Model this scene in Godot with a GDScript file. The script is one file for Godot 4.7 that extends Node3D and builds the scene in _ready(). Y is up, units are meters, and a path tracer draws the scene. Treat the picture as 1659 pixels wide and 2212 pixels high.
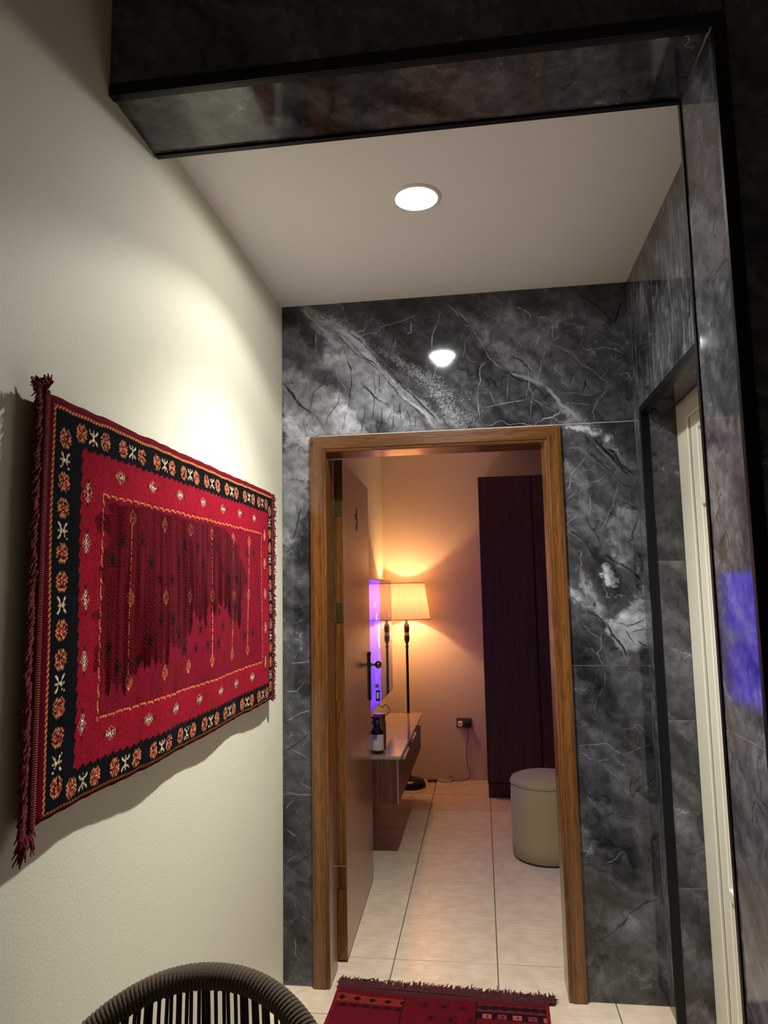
extends Node3D

# ---------------------------------------------------------------- names and metas
var taken := {}

func numbered(called: String) -> String:
	if not taken.has(called):
		taken[called] = 0
		return called
	taken[called] += 1
	return "%s_%03d" % [called, taken[called]]

func thing(called: String, label: String, category: String, at := Vector3.ZERO, group := "") -> Node3D:
	var o := Node3D.new()
	o.name = numbered(called)
	add_child(o)
	o.position = at
	o.set_meta("label", label)
	o.set_meta("category", category)
	if group != "":
		o.set_meta("group", group)
	return o

func struct(called: String, label: String, category: String, at := Vector3.ZERO) -> Node3D:
	var o := thing(called, label, category, at)
	o.set_meta("kind", "structure")
	return o

func part(parent: Node3D, called: String, mesh: Mesh, m: Material, at := Vector3.ZERO, turn := Vector3.ZERO) -> MeshInstance3D:
	var o := MeshInstance3D.new()
	o.name = called
	o.mesh = mesh
	o.material_override = m
	o.position = at
	o.rotation = turn
	o.cast_shadow = GeometryInstance3D.SHADOW_CASTING_SETTING_ON
	parent.add_child(o, true)
	return o

# ---------------------------------------------------------------- mesh helpers
func begin() -> SurfaceTool:
	var st := SurfaceTool.new()
	st.begin(Mesh.PRIMITIVE_TRIANGLES)
	return st

func tri(st: SurfaceTool, p: Array, n: Array, uv: Array) -> void:
	# p counter-clockwise seen from outside; Godot wants clockwise
	for k in [0, 2, 1]:
		st.set_normal(n[k])
		st.set_uv(uv[k])
		st.add_vertex(p[k])

func quad(st: SurfaceTool, a: Vector3, b: Vector3, c: Vector3, d: Vector3, ua := Vector2(0, 1), ub := Vector2(1, 1), uc := Vector2(1, 0), ud := Vector2(0, 0)) -> void:
	var n := (b - a).cross(d - a).normalized()
	tri(st, [a, b, c], [n, n, n], [ua, ub, uc])
	tri(st, [a, c, d], [n, n, n], [ua, uc, ud])

func face_uv(p: Vector3, n: Vector3, grain: int, off: Vector2) -> Vector2:
	var a := n.abs().max_axis_index()
	var axes := [0, 1, 2]
	axes.erase(a)
	var u: int = axes[0]
	var v: int = axes[1]
	if u == grain:
		u = axes[1]
		v = axes[0]
	return Vector2(p[u], -p[v]) + off

# a box with chamfered edges; UVs in metres, v along the grain axis
func add_box(st: SurfaceTool, at: Vector3, size: Vector3, bevel := 0.001, grain := 1, off := Vector2.ZERO) -> void:
	var h := size / 2.0
	var b: float = minf(bevel, minf(h.x, minf(h.y, h.z)) * 0.9)
	var polys := []
	var P := func(axis: int, s: Vector3) -> Vector3:
		var q := Vector3(s.x * (h.x - b), s.y * (h.y - b), s.z * (h.z - b))
		q[axis] = s[axis] * h[axis]
		return q
	for a in 3:
		var u := (a + 1) % 3
		var w := (a + 2) % 3
		for s in [-1.0, 1.0]:
			var f := []
			for t in [[-1.0, -1.0], [1.0, -1.0], [1.0, 1.0], [-1.0, 1.0]]:
				var v := Vector3.ZERO
				v[a] = s
				v[u] = t[0]
				v[w] = t[1]
				f.append(P.call(a, v))
			polys.append(f)
			# chamfer towards axis u on both of its signs
			for t in [-1.0, 1.0]:
				var e := []
				for c in [-1.0, 1.0]:
					var v := Vector3.ZERO
					v[a] = s
					v[u] = t
					v[w] = c
					e.append(P.call(a, v))
				for c in [1.0, -1.0]:
					var v := Vector3.ZERO
					v[a] = s
					v[u] = t
					v[w] = c
					e.append(P.call(u, v))
				polys.append(e)
	for sx in [-1.0, 1.0]:
		for sy in [-1.0, 1.0]:
			for sz in [-1.0, 1.0]:
				var v := Vector3(sx, sy, sz)
				polys.append([P.call(0, v), P.call(1, v), P.call(2, v)])
	for f in polys:
		var c := Vector3.ZERO
		for q in f:
			c += q
		var n: Vector3 = (f[1] - f[0]).cross(f[2] - f[0]).normalized()
		if n.dot(c) < 0.0:
			f.reverse()
			n = -n
		for k in range(1, f.size() - 1):
			var pts := [f[0], f[k], f[k + 1]]
			var uvs := []
			for q in pts:
				uvs.append(face_uv(q + at, n, grain, off))
			tri(st, [pts[0] + at, pts[1] + at, pts[2] + at], [n, n, n], uvs)

func box(size: Vector3, bevel := 0.001, grain := 1, off := Vector2.ZERO) -> ArrayMesh:
	var st := begin()
	add_box(st, Vector3.ZERO, size, bevel, grain, off)
	return st.commit()

# box between two corners, mesh kept in place (for the setting)
func span(lo: Vector3, hi: Vector3, bevel := 0.0008, grain := 1) -> ArrayMesh:
	var st := begin()
	add_box(st, (lo + hi) / 2.0, hi - lo, bevel, grain)
	return st.commit()

func add_tube(st: SurfaceTool, path: Array, radius, sides := 8, closed := false, caps := true) -> void:
	var n := path.size()
	var rings := []
	var nor := []
	var up := Vector3.UP
	var first: Vector3 = (path[1] - path[0]).normalized()
	if absf(first.dot(up)) > 0.9:
		up = Vector3.RIGHT
	var length := 0.0
	var lens := []
	for i in n:
		var before: Vector3 = path[(i - 1 + n) % n] if (closed or i > 0) else path[i]
		var after: Vector3 = path[(i + 1) % n] if (closed or i < n - 1) else path[i]
		var t := (after - before).normalized()
		var side := t.cross(up).normalized()
		up = side.cross(t).normalized()
		if i > 0:
			length += path[i].distance_to(path[i - 1])
		lens.append(length)
		var r: float = radius if radius is float else radius[i]
		var ring := []
		var rn := []
		for k in sides:
			var a := -TAU * k / sides
			var d := side * cos(a) + up * sin(a)
			ring.append(path[i] + d * r)
			rn.append(d)
		rings.append(ring)
		nor.append(rn)
	var last := n if closed else n - 1
	for i in last:
		var j := (i + 1) % n
		for k in sides:
			var m := (k + 1) % sides
			var u0 := float(k) / sides
			var u1 := float(k + 1) / sides
			tri(st, [rings[i][k], rings[i][m], rings[j][m]], [nor[i][k], nor[i][m], nor[j][m]], [Vector2(u0, lens[i]), Vector2(u1, lens[i]), Vector2(u1, lens[j])])
			tri(st, [rings[i][k], rings[j][m], rings[j][k]], [nor[i][k], nor[j][m], nor[j][k]], [Vector2(u0, lens[i]), Vector2(u1, lens[j]), Vector2(u0, lens[j])])
	if caps and not closed:
		for e in [0, n - 1]:
			var t: Vector3 = (path[1] - path[0]).normalized() * -1.0 if e == 0 else (path[n - 1] - path[n - 2]).normalized()
			for k in range(1, sides - 1):
				var pts := [rings[e][0], rings[e][k + 1], rings[e][k]] if e == 0 else [rings[e][0], rings[e][k], rings[e][k + 1]]
				tri(st, pts, [t, t, t], [Vector2.ZERO, Vector2.ZERO, Vector2.ZERO])

func tube(path: Array, radius, sides := 8, closed := false) -> ArrayMesh:
	var st := begin()
	add_tube(st, path, radius, sides, closed)
	return st.commit()

# profile: Array of Vector2(radius, height) from bottom to top; sharp: break the shading at every ring
func add_lathe(st: SurfaceTool, profile: Array, segs := 32, sharp := false, at := Vector3.ZERO) -> void:
	var n := profile.size()
	for i in n - 1:
		var p: Vector2 = profile[i]
		var q: Vector2 = profile[i + 1]
		if p.distance_to(q) < 1e-6:
			continue
		var own := Vector2(q.y - p.y, p.x - q.x).normalized()
		var np := own
		var nq := own
		if not sharp:
			if i > 0:
				var w: Vector2 = profile[i - 1]
				var o := Vector2(p.y - w.y, w.x - p.x).normalized()
				if o.dot(own) > 0.4:
					np = (o + own).normalized()
			if i < n - 2:
				var w: Vector2 = profile[i + 2]
				var o := Vector2(w.y - q.y, q.x - w.x).normalized()
				if o.dot(own) > 0.4:
					nq = (o + own).normalized()
		for k in segs:
			var a0 := TAU * k / segs
			var a1 := TAU * (k + 1) / segs
			var d0 := Vector3(sin(a0), 0, cos(a0))
			var d1 := Vector3(sin(a1), 0, cos(a1))
			var y := Vector3.UP
			var A := at + d0 * p.x + y * p.y
			var B := at + d1 * p.x + y * p.y
			var C := at + d1 * q.x + y * q.y
			var D := at + d0 * q.x + y * q.y
			var u0 := float(k) / segs
			var u1 := float(k + 1) / segs
			var v0 := 1.0 - float(i) / (n - 1)
			var v1 := 1.0 - float(i + 1) / (n - 1)
			if p.x > 1e-6:
				tri(st, [A, B, C], [d0 * np.x + y * np.y, d1 * np.x + y * np.y, d1 * nq.x + y * nq.y], [Vector2(u0, v0), Vector2(u1, v0), Vector2(u1, v1)])
			if q.x > 1e-6:
				tri(st, [A, C, D], [d0 * np.x + y * np.y, d1 * nq.x + y * nq.y, d0 * nq.x + y * nq.y], [Vector2(u0, v0), Vector2(u1, v1), Vector2(u0, v1)])

func lathe(profile: Array, segs := 32, sharp := false) -> ArrayMesh:
	var st := begin()
	add_lathe(st, profile, segs, sharp)
	return st.commit()

func smooth_path(pts: Array, per := 10) -> Array:
	var out := []
	for i in pts.size() - 1:
		var p0: Vector3 = pts[maxi(i - 1, 0)]
		var p1: Vector3 = pts[i]
		var p2: Vector3 = pts[i + 1]
		var p3: Vector3 = pts[mini(i + 2, pts.size() - 1)]
		for k in per:
			out.append(p1.cubic_interpolate(p2, p0, p3, float(k) / per))
	out.append(pts[-1])
	return out

# ---------------------------------------------------------------- textures and materials
var lut := PackedByteArray()

func to_byte(x: float) -> int:
	return lut[int(clampf(x, 0.0, 1.0) * 4095.0)]

func noise_bytes(s: int, freq: float, w: int, h: int, octaves := 4, kind := "fbm", warp := 0.0, type := FastNoiseLite.TYPE_SIMPLEX_SMOOTH) -> PackedByteArray:
	var n := FastNoiseLite.new()
	n.seed = s
	n.noise_type = type
	n.frequency = freq
	n.fractal_type = FastNoiseLite.FRACTAL_RIDGED if kind == "ridged" else FastNoiseLite.FRACTAL_FBM
	n.fractal_octaves = octaves
	if type == FastNoiseLite.TYPE_CELLULAR:
		n.cellular_return_type = FastNoiseLite.RETURN_DISTANCE2_SUB
		n.fractal_type = FastNoiseLite.FRACTAL_NONE
	if warp > 0.0:
		n.domain_warp_enabled = true
		n.domain_warp_amplitude = warp
		n.domain_warp_frequency = freq * 1.3
		n.domain_warp_fractal_octaves = 4
	var im := n.get_image(w, h, false, false, true)
	im.convert(Image.FORMAT_L8)
	return im.get_data()

func texture(im: Image) -> ImageTexture:
	im.generate_mipmaps()
	return ImageTexture.create_from_image(im)

func grey_image(s: int, freq: float, w: int, h: int, octaves := 4, stretch := Vector2i.ONE) -> Image:
	var im := Image.create_from_data(w, h, false, Image.FORMAT_L8, noise_bytes(s, freq, w, h, octaves))
	if stretch != Vector2i.ONE:
		im.resize(w * stretch.x, h * stretch.y, Image.INTERPOLATE_CUBIC)
	return im

func mat(color: Color, rough := 0.5, metal := 0.0) -> StandardMaterial3D:
	var m := StandardMaterial3D.new()
	m.albedo_color = color
	m.roughness = rough
	m.metallic = metal
	return m

func srgb(r: int, g: int, b: int) -> Color:
	return Color8(r, g, b)

# --- marble: dark grey stone with pale clouds, white hairline cracks, dark veins
# patches: [tone, feather mm, [x, y, ...]]; veins: [tone, width mm, alpha, jitter, [x, y, ...]]; all in mm from the lower left corner
func stamp(buf: PackedFloat32Array, w: int, h: int, x: float, y: float, r: float, tone: float, alpha: float) -> void:
	var R := int(ceil(r + 1.0))
	var cx := int(x)
	var cy := int(y)
	for j in range(maxi(cy - R, 0), mini(cy + R + 1, h)):
		for i in range(maxi(cx - R, 0), mini(cx + R + 1, w)):
			var d := sqrt((i - x) * (i - x) + (j - y) * (j - y))
			var f := clampf(r + 0.5 - d, 0.0, 1.0)
			if r > 3.0:
				f = clampf((r + 0.5 - d) / (r * 0.55), 0.0, 1.0)
			if f > 0.0:
				var k := j * w + i
				buf[k] = lerpf(buf[k], tone, f * alpha)

func stroke(buf: PackedFloat32Array, w: int, h: int, pts: Array, width: float, tone: float, alpha: float, jitter: float, rng: RandomNumberGenerator) -> void:
	# pts in pixels; midpoint displacement makes the vein ragged, its strength and width wander
	var line := pts.duplicate()
	var amp := jitter
	for it in 4:
		var next := []
		for i in line.size() - 1:
			next.append(line[i])
			next.append((line[i] + line[i + 1]) / 2.0 + Vector2(rng.randf_range(-1, 1), rng.randf_range(-1, 1)) * amp)
		next.append(line[-1])
		line = next
		amp *= 0.6
	var total := 0.0
	for i in line.size() - 1:
		total += line[i].distance_to(line[i + 1])
	var run := 0.0
	var step: float = maxf(width * 0.3, 0.6)
	var body := 1.0
	var force := 0.8
	for i in line.size() - 1:
		var a: Vector2 = line[i]
		var b: Vector2 = line[i + 1]
		var n := int(ceil(a.distance_to(b) / step))
		for k in n:
			var f := float(k) / n
			var t := (run + a.distance_to(b) * f) / maxf(total, 0.001)
			var taper := minf(1.0, minf(t, 1.0 - t) * 5.0 + 0.2)
			body = clampf(body + rng.randf_range(-0.12, 0.12), 0.45, 1.2)
			force = clampf(force + rng.randf_range(-0.1, 0.1), 0.25, 1.0)
			var p := a.lerp(b, f)
			stamp(buf, w, h, p.x, p.y, width * 0.42 * taper * body, tone, alpha * force * taper)
		run += a.distance_to(b)

func marble(w: int, h: int, ppm: float, s: int, base: float, patches: Array, veins: Array, extra: Array, streak := 0.0) -> ImageTexture:
	var rng := RandomNumberGenerator.new()
	rng.seed = s
	var n := w * h
	var cloud := noise_bytes(s, 2.4 / ppm, w, h, 6, "fbm", 0.22 * ppm)
	var ridge := noise_bytes(s + 1, 2.2 / ppm, w, h, 5, "ridged", 0.16 * ppm)
	var hair := noise_bytes(s + 2, 3.6 / ppm, w, h, 3, "fbm", 0.05 * ppm)
	var hair2 := noise_bytes(s + 8, 5.0 / ppm, w, h, 3, "fbm", 0.06 * ppm)
	var seam := noise_bytes(s + 6, 2.3 / ppm, w, h, 4, "fbm", 0.08 * ppm)
	var where := noise_bytes(s + 3, 3.4 / ppm, w, h, 3, "fbm", 0.15 * ppm)
	var grain := noise_bytes(s + 4, 22.0 / ppm, w, h, 5, "fbm", 0.04 * ppm)
	var fine := noise_bytes(s + 5, 110.0 / ppm, w, h, 3)
	# drawn-out clouds that run down to the right
	var reach := int(w * 0.74 + h * 0.70) + 8
	var fw := reach / 5 + 4
	var flow := noise_bytes(s + 7, 9.0 / ppm, fw, reach, 5, "fbm", 0.05 * ppm)
	# tone of the stone: patches with ragged outlines, filled at a quarter of the size
	var tw := w / 4
	var th := h / 4
	var tone := Image.create(tw, th, false, Image.FORMAT_RF)
	tone.fill(Color(base, 0, 0))
	for pt in patches:
		var poly := PackedVector2Array()
		var c: Array = pt[2]
		var lo := Vector2(1e9, 1e9)
		var hi := Vector2(-1e9, -1e9)
		for i in range(0, c.size(), 2):
			var q := Vector2(c[i] * 0.001 * ppm / 4.0, th - c[i + 1] * 0.001 * ppm / 4.0)
			poly.append(q)
			lo = lo.min(q)
			hi = hi.max(q)
		var fe: float = pt[1] * 0.001 * ppm / 4.0
		for y in range(maxi(int(lo.y - fe), 0), mini(int(hi.y + fe) + 1, th)):
			for x in range(maxi(int(lo.x - fe), 0), mini(int(hi.x + fe) + 1, tw)):
				var k := mini(y * 4, h - 1) * w + mini(x * 4, w - 1)
				var p := Vector2(x + (grain[k] - 128) * 0.03 + (cloud[k] - 128) * 0.05, y + (where[k] - 128) * 0.05 + (fine[k] - 128) * 0.012)
				var d := 1e9
				for e in poly.size():
					d = minf(d, p.distance_to(Geometry2D.get_closest_point_to_segment(p, poly[e], poly[(e + 1) % poly.size()])))
				if not Geometry2D.is_point_in_polygon(p, poly):
					d = -d
				var f := smoothstep(-fe, fe, d)
				if f > 0.0:
					var o := tone.get_pixel(x, y).r
					tone.set_pixel(x, y, Color(lerpf(o, pt[0] * (1.6 if pt[0] > 0.1 else 1.1), f * 0.95), 0, 0))
	tone.resize(w, h, Image.INTERPOLATE_BILINEAR)
	var tones := tone.get_data().to_float32_array()
	var buf := PackedFloat32Array()
	buf.resize(n)
	var hoff := int(h * 0.0)
	for y in h:
		for x in w:
			var i := y * w + x
			var c := clampf((cloud[i] - 64) * 0.0078, 0.0, 1.0)
			var g := clampf((grain[i] - 48) * 0.0062, 0.0, 1.0)
			var m := where[i] * 0.00392
			var bend := (cloud[i] + where[i] - 256) * 0.00035 * ppm + (grain[i] - 128) * 0.00003 * ppm
			var fy := clampi(int(0.74 * y + 0.67 * (w - x) + bend), 0, reach - 1)
			var fx := clampi(int((0.67 * y + 0.74 * x + bend * 0.5) * 0.19), 0, fw - 1)
			var fl := clampf((flow[fy * fw + fx] - 56) * 0.0069, 0.0, 1.0)
			var L := tones[i] * (0.12 + 0.66 * c * (0.72 + 0.5 * g) + 0.16 * g + 0.95 * fl * (0.65 + 0.5 * g))
			var r := ridge[i] * 0.00392
			if r > 0.60:
				L += (r - 0.60) * 0.22 * m * (0.2 + fl)
			# white hairlines where two slow fields cross their middle value, dark seams the same way
			var k := absi(hair[i] - 126)
			if k < 2 and m > 0.42:
				L += (0.42 - 0.16 * k) * (m - 0.38) * (0.15 + g * fl * 2.0)
			k = absi(hair2[i] - 140)
			if k < 2 and m > 0.50:
				L += (0.50 - 0.2 * k) * (m - 0.44) * (0.1 + g * c * 2.0)
			k = absi(seam[i] - 120)
			if k < 4 and m < 0.58:
				L *= 1.0 - (4 - k) * 0.18 * clampf((0.60 - m) * 6.0, 0.0, 1.0)
			if fl > 0.7:
				L += (fl - 0.7) * 0.09 * g
			buf[i] = maxf(L, 0.008) * (0.88 + fine[i] * 0.00095)
	if streak > 0.0:
		# fine pale combing that runs along the slab
		var sm := Image.create_from_data(w, h / 12, false, Image.FORMAT_L8, noise_bytes(s + 9, 40.0 / ppm, w, h / 12, 4, "fbm", 0.02 * ppm))
		sm.resize(w, h, Image.INTERPOLATE_CUBIC)
		var sb := sm.get_data()
		for i in n:
			var v := sb[i] * 0.00392
			buf[i] = buf[i] * (1.0 - 0.5 * streak + streak * v) + maxf(v - 0.5, 0.0) * 0.5 * streak * where[i] * 0.00392
	for v in veins:
		var c: Array = v[4]
		var pts := []
		for i in range(0, c.size(), 2):
			pts.append(Vector2(c[i] * 0.001 * ppm, h - c[i + 1] * 0.001 * ppm))
		stroke(buf, w, h, pts, maxf(v[1] * 0.001 * ppm, 1.0), v[0], v[2], v[3] * 0.001 * ppm * 1.3, rng)
		# hairline branches
		if v[1] < 5.0 and v[0] > 0.1:
			for k in 3:
				var p: Vector2 = pts[rng.randi() % pts.size()]
				var a := rng.randf() * TAU
				var line := [p]
				for j in 3:
					a += rng.randf_range(-0.5, 0.5)
					p += Vector2(cos(a), sin(a)) * rng.randf_range(6.0, 16.0)
					line.append(p)
				stroke(buf, w, h, line, 0.9, v[0] * 0.8, v[2] * 0.4, 2.0, rng)
	# lace of fine white crystals along a path
	if extra.size() > 0:
		var path := []
		for i in range(0, extra.size(), 2):
			path.append(Vector2(extra[i] * 0.001 * ppm, h - extra[i + 1] * 0.001 * ppm))
		for k in 2000:
			var t := pow(rng.randf(), 0.6) * (path.size() - 1.001)
			var p: Vector2 = path[int(t)].lerp(path[int(t) + 1], fmod(t, 1.0))
			var wide := 0.35 + 0.65 * t / path.size()
			p += Vector2(absf(rng.randfn(0.0, 0.05)) * wide, rng.randfn(-0.012, 0.022) * wide) * ppm
			var q := p
			var line := [p]
			var a := rng.randf() * TAU
			for j in 3:
				a += rng.randf_range(-1.0, 1.0)
				q += Vector2(cos(a), sin(a)) * rng.randf_range(0.8, 4.0)
				line.append(q)
			stroke(buf, w, h, line, 0.8, rng.randf_range(0.15, 0.6), rng.randf_range(0.08, 0.55) * (0.4 + 0.6 * t / path.size()), 1.2, rng)
	else:
		for k in int(w * h / (ppm * ppm) * 30.0):
			var p := Vector2(rng.randf() * w, rng.randf() * h)
			var a := rng.randfn(1.0, 0.8)
			var line := [p]
			for j in rng.randi_range(2, 5):
				a += rng.randf_range(-0.6, 0.6)
				p += Vector2(cos(a), sin(a)) * rng.randf_range(0.015, 0.05) * ppm
				line.append(p)
			if rng.randf() < 0.7:
				stroke(buf, w, h, line, rng.randf_range(0.9, 1.8), rng.randf_range(0.12, 0.36), rng.randf_range(0.25, 0.75), 0.010 * ppm, rng)
			else:
				stroke(buf, w, h, line, rng.randf_range(1.5, 5.0), 0.012, rng.randf_range(0.3, 0.7), 0.012 * ppm, rng)
	var out := PackedByteArray()
	out.resize(n * 3)
	for i in n:
		var L := buf[i]
		var k := i * 3
		out[k] = lut[int(clampf(L * 0.96, 0.0, 1.0) * 4095.0)]
		out[k + 1] = lut[int(clampf(L * 0.98, 0.0, 1.0) * 4095.0)]
		out[k + 2] = lut[int(clampf(L * 1.10, 0.0, 1.0) * 4095.0)]
	return texture(Image.create_from_data(w, h, false, Image.FORMAT_RGB8, out))

func stone(tex: ImageTexture) -> StandardMaterial3D:
	var m := mat(Color.WHITE, 0.07)
	m.albedo_texture = tex
	m.metallic_specular = 0.5
	return m

# --- wood: grain runs along v; one repeat is 0.25 m by 1 m
func wood(s: int, dark: Color, light: Color, rough: float, coat := 0.0) -> StandardMaterial3D:
	var w := 256
	var h := 1024
	var a := Image.create_from_data(w, h / 32, false, Image.FORMAT_L8, noise_bytes(s, 0.035, w, h / 32, 5))
	a.resize(w, h, Image.INTERPOLATE_CUBIC)
	var b := Image.create_from_data(w, h / 16, false, Image.FORMAT_L8, noise_bytes(s + 1, 0.16, w, h / 16, 3))
	b.resize(w, h, Image.INTERPOLATE_CUBIC)
	var da := a.get_data()
	var db := b.get_data()
	var out := PackedByteArray()
	out.resize(w * h * 3)
	var bump := PackedByteArray()
	bump.resize(w * h)
	for i in w * h:
		var f := clampf(0.5 + (da[i] - 128) * 0.0036 + (db[i] - 128) * 0.0028, 0.0, 1.0)
		var pore := 0.0
		if db[i] < 80:
			pore = (80 - db[i]) * 0.012
		f = clampf(f - pore, 0.0, 1.0)
		var c := dark.lerp(light, f)
		out[i * 3] = int(c.r * 255.0)
		out[i * 3 + 1] = int(c.g * 255.0)
		out[i * 3 + 2] = int(c.b * 255.0)
		bump[i] = int(clampf(0.75 + (db[i] - 128) * 0.002 - pore * 0.6, 0.0, 1.0) * 255.0)
	var m := mat(Color.WHITE, rough)
	m.albedo_texture = texture(Image.create_from_data(w, h, false, Image.FORMAT_RGB8, out))
	m.uv1_scale = Vector3(4, 1, 1)
	m.heightmap_enabled = true
	m.heightmap_scale = 0.03
	m.heightmap_texture = texture(Image.create_from_data(w, h, false, Image.FORMAT_L8, bump))
	if coat > 0.0:
		m.clearcoat_enabled = true
		m.clearcoat = coat
		m.clearcoat_roughness = 0.12
	return m

func paint(color: Color, s: int) -> StandardMaterial3D:
	# rolled wall paint with a fine orange-peel relief
	var m := mat(color, 0.62)
	m.uv1_triplanar = true
	m.uv1_world_triplanar = true
	m.uv1_scale = Vector3.ONE * 2.0
	m.heightmap_enabled = true
	m.heightmap_scale = 0.022
	m.heightmap_texture = texture(grey_image(s, 0.11, 512, 512, 3))
	return m

func cloth(color: Color, s: int, rim := 0.4) -> StandardMaterial3D:
	var m := mat(Color.WHITE, 0.95)
	var im := grey_image(s, 0.22, 256, 256, 3)
	im.convert(Image.FORMAT_RGB8)
	var d := im.get_data()
	for i in 256 * 256:
		var f := 0.82 + d[i * 3] * 0.0011
		d[i * 3] = int(clampf(color.r * f, 0, 1) * 255.0)
		d[i * 3 + 1] = int(clampf(color.g * f, 0, 1) * 255.0)
		d[i * 3 + 2] = int(clampf(color.b * f, 0, 1) * 255.0)
	m.albedo_texture = texture(Image.create_from_data(256, 256, false, Image.FORMAT_RGB8, d))
	m.uv1_triplanar = true
	m.uv1_scale = Vector3.ONE * 6.0
	m.heightmap_enabled = true
	m.heightmap_scale = 0.12
	m.heightmap_texture = texture(grey_image(s + 1, 0.3, 256, 256, 2))
	m.rim_enabled = true
	m.rim = rim
	m.rim_tint = 0.6
	return m
const PATCHES = [[0.034, 30, [233,2653,600,2674,917,2640,864,2409,684,2392,605,2322,514,2356,410,2476]],[0.15, 7, [80,2689,142,2664,252,2588,336,2520,396,2449,468,2373,513,2309,567,2255,633,2181,676,2119,585,2069,208,2077,-9,2087,-8,2700]],[0.055, 16, [-8,2710,75,2694,142,2581,185,2554,165,2454,78,2421,64,2398,-8,2402]],[0.23, 16, [-8,2330,40,2298,78,2258,125,2227,172,2163,180,2083,-9,2092]],[0.21, 26, [248,2258,314,2302,378,2251,385,2120,274,2083,209,2147]],[0.19, 26, [424,2230,489,2245,561,2185,600,2128,449,2075]],[0.1, 26, [735,2626,840,2475,870,2409,943,2351,1015,2313,1073,2281,1138,2201,1207,2126,1243,2129,1183,2203,1120,2292,1209,2273,1277,2283,1192,2384,1127,2446,1059,2490,986,2504,898,2530,804,2547]],[0.055, 20, [1343,2509,1373,2565,1411,2610,1447,2607,1440,2478,1377,2477]],[0.07, 30, [679,2318,735,2286,798,2205,828,2136,673,2115]],[0.13, 16, [1161,2204,1225,2144,1265,2123,1171,2123,1133,2187]],[0.085, 20, [1120,2119,1261,2117,1416,1950,1435,1824,1424,1494,1269,1607,1136,1708]],[0.34, 5, [1137,2116,1261,2112,1281,2093,1259,2080,1237,2079,1190,2100]],[0.26, 6, [1283,2084,1311,2078,1315,2059,1293,2056]],[0.14, 16, [1340,1809,1417,1815,1411,1560,1360,1552,1295,1615,1274,1704]],[0.38, 4, [1260,1589,1285,1580,1296,1518,1316,1496,1289,1490,1264,1510,1251,1546]],[0.23, 14, [1337,1448,1356,1482,1419,1490,1417,1236,1310,1259,1265,1362,1318,1413]],[0.14, 14, [1176,1543,1204,1512,1258,1393,1260,1354,1220,1406,1185,1477]],[0.15, 10, [1131,1509,1188,1450,1208,1411,1133,1451]],[0.03, 20, [1143,1390,1246,1319,1251,1182,1124,1183]],[0.035, 14, [1188,1622,1231,1608,1254,1475,1259,1414,1231,1450,1197,1542]],[0.05, 30, [1145,819,1422,859,1409,642,1152,588]],[0.1, 14, [1163,78,1207,132,1216,75,1281,78,1213,18,1178,33]],[0.085, 22, [1281,297,1343,340,1391,348,1382,209,1283,228]],[0.17, 8, [-18,2079,138,2071,127,1880,78,1777,59,1702,10,1666,-19,1705]],[0.08, 14, [-19,1676,58,1637,125,1524,-19,1526]]]
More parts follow.
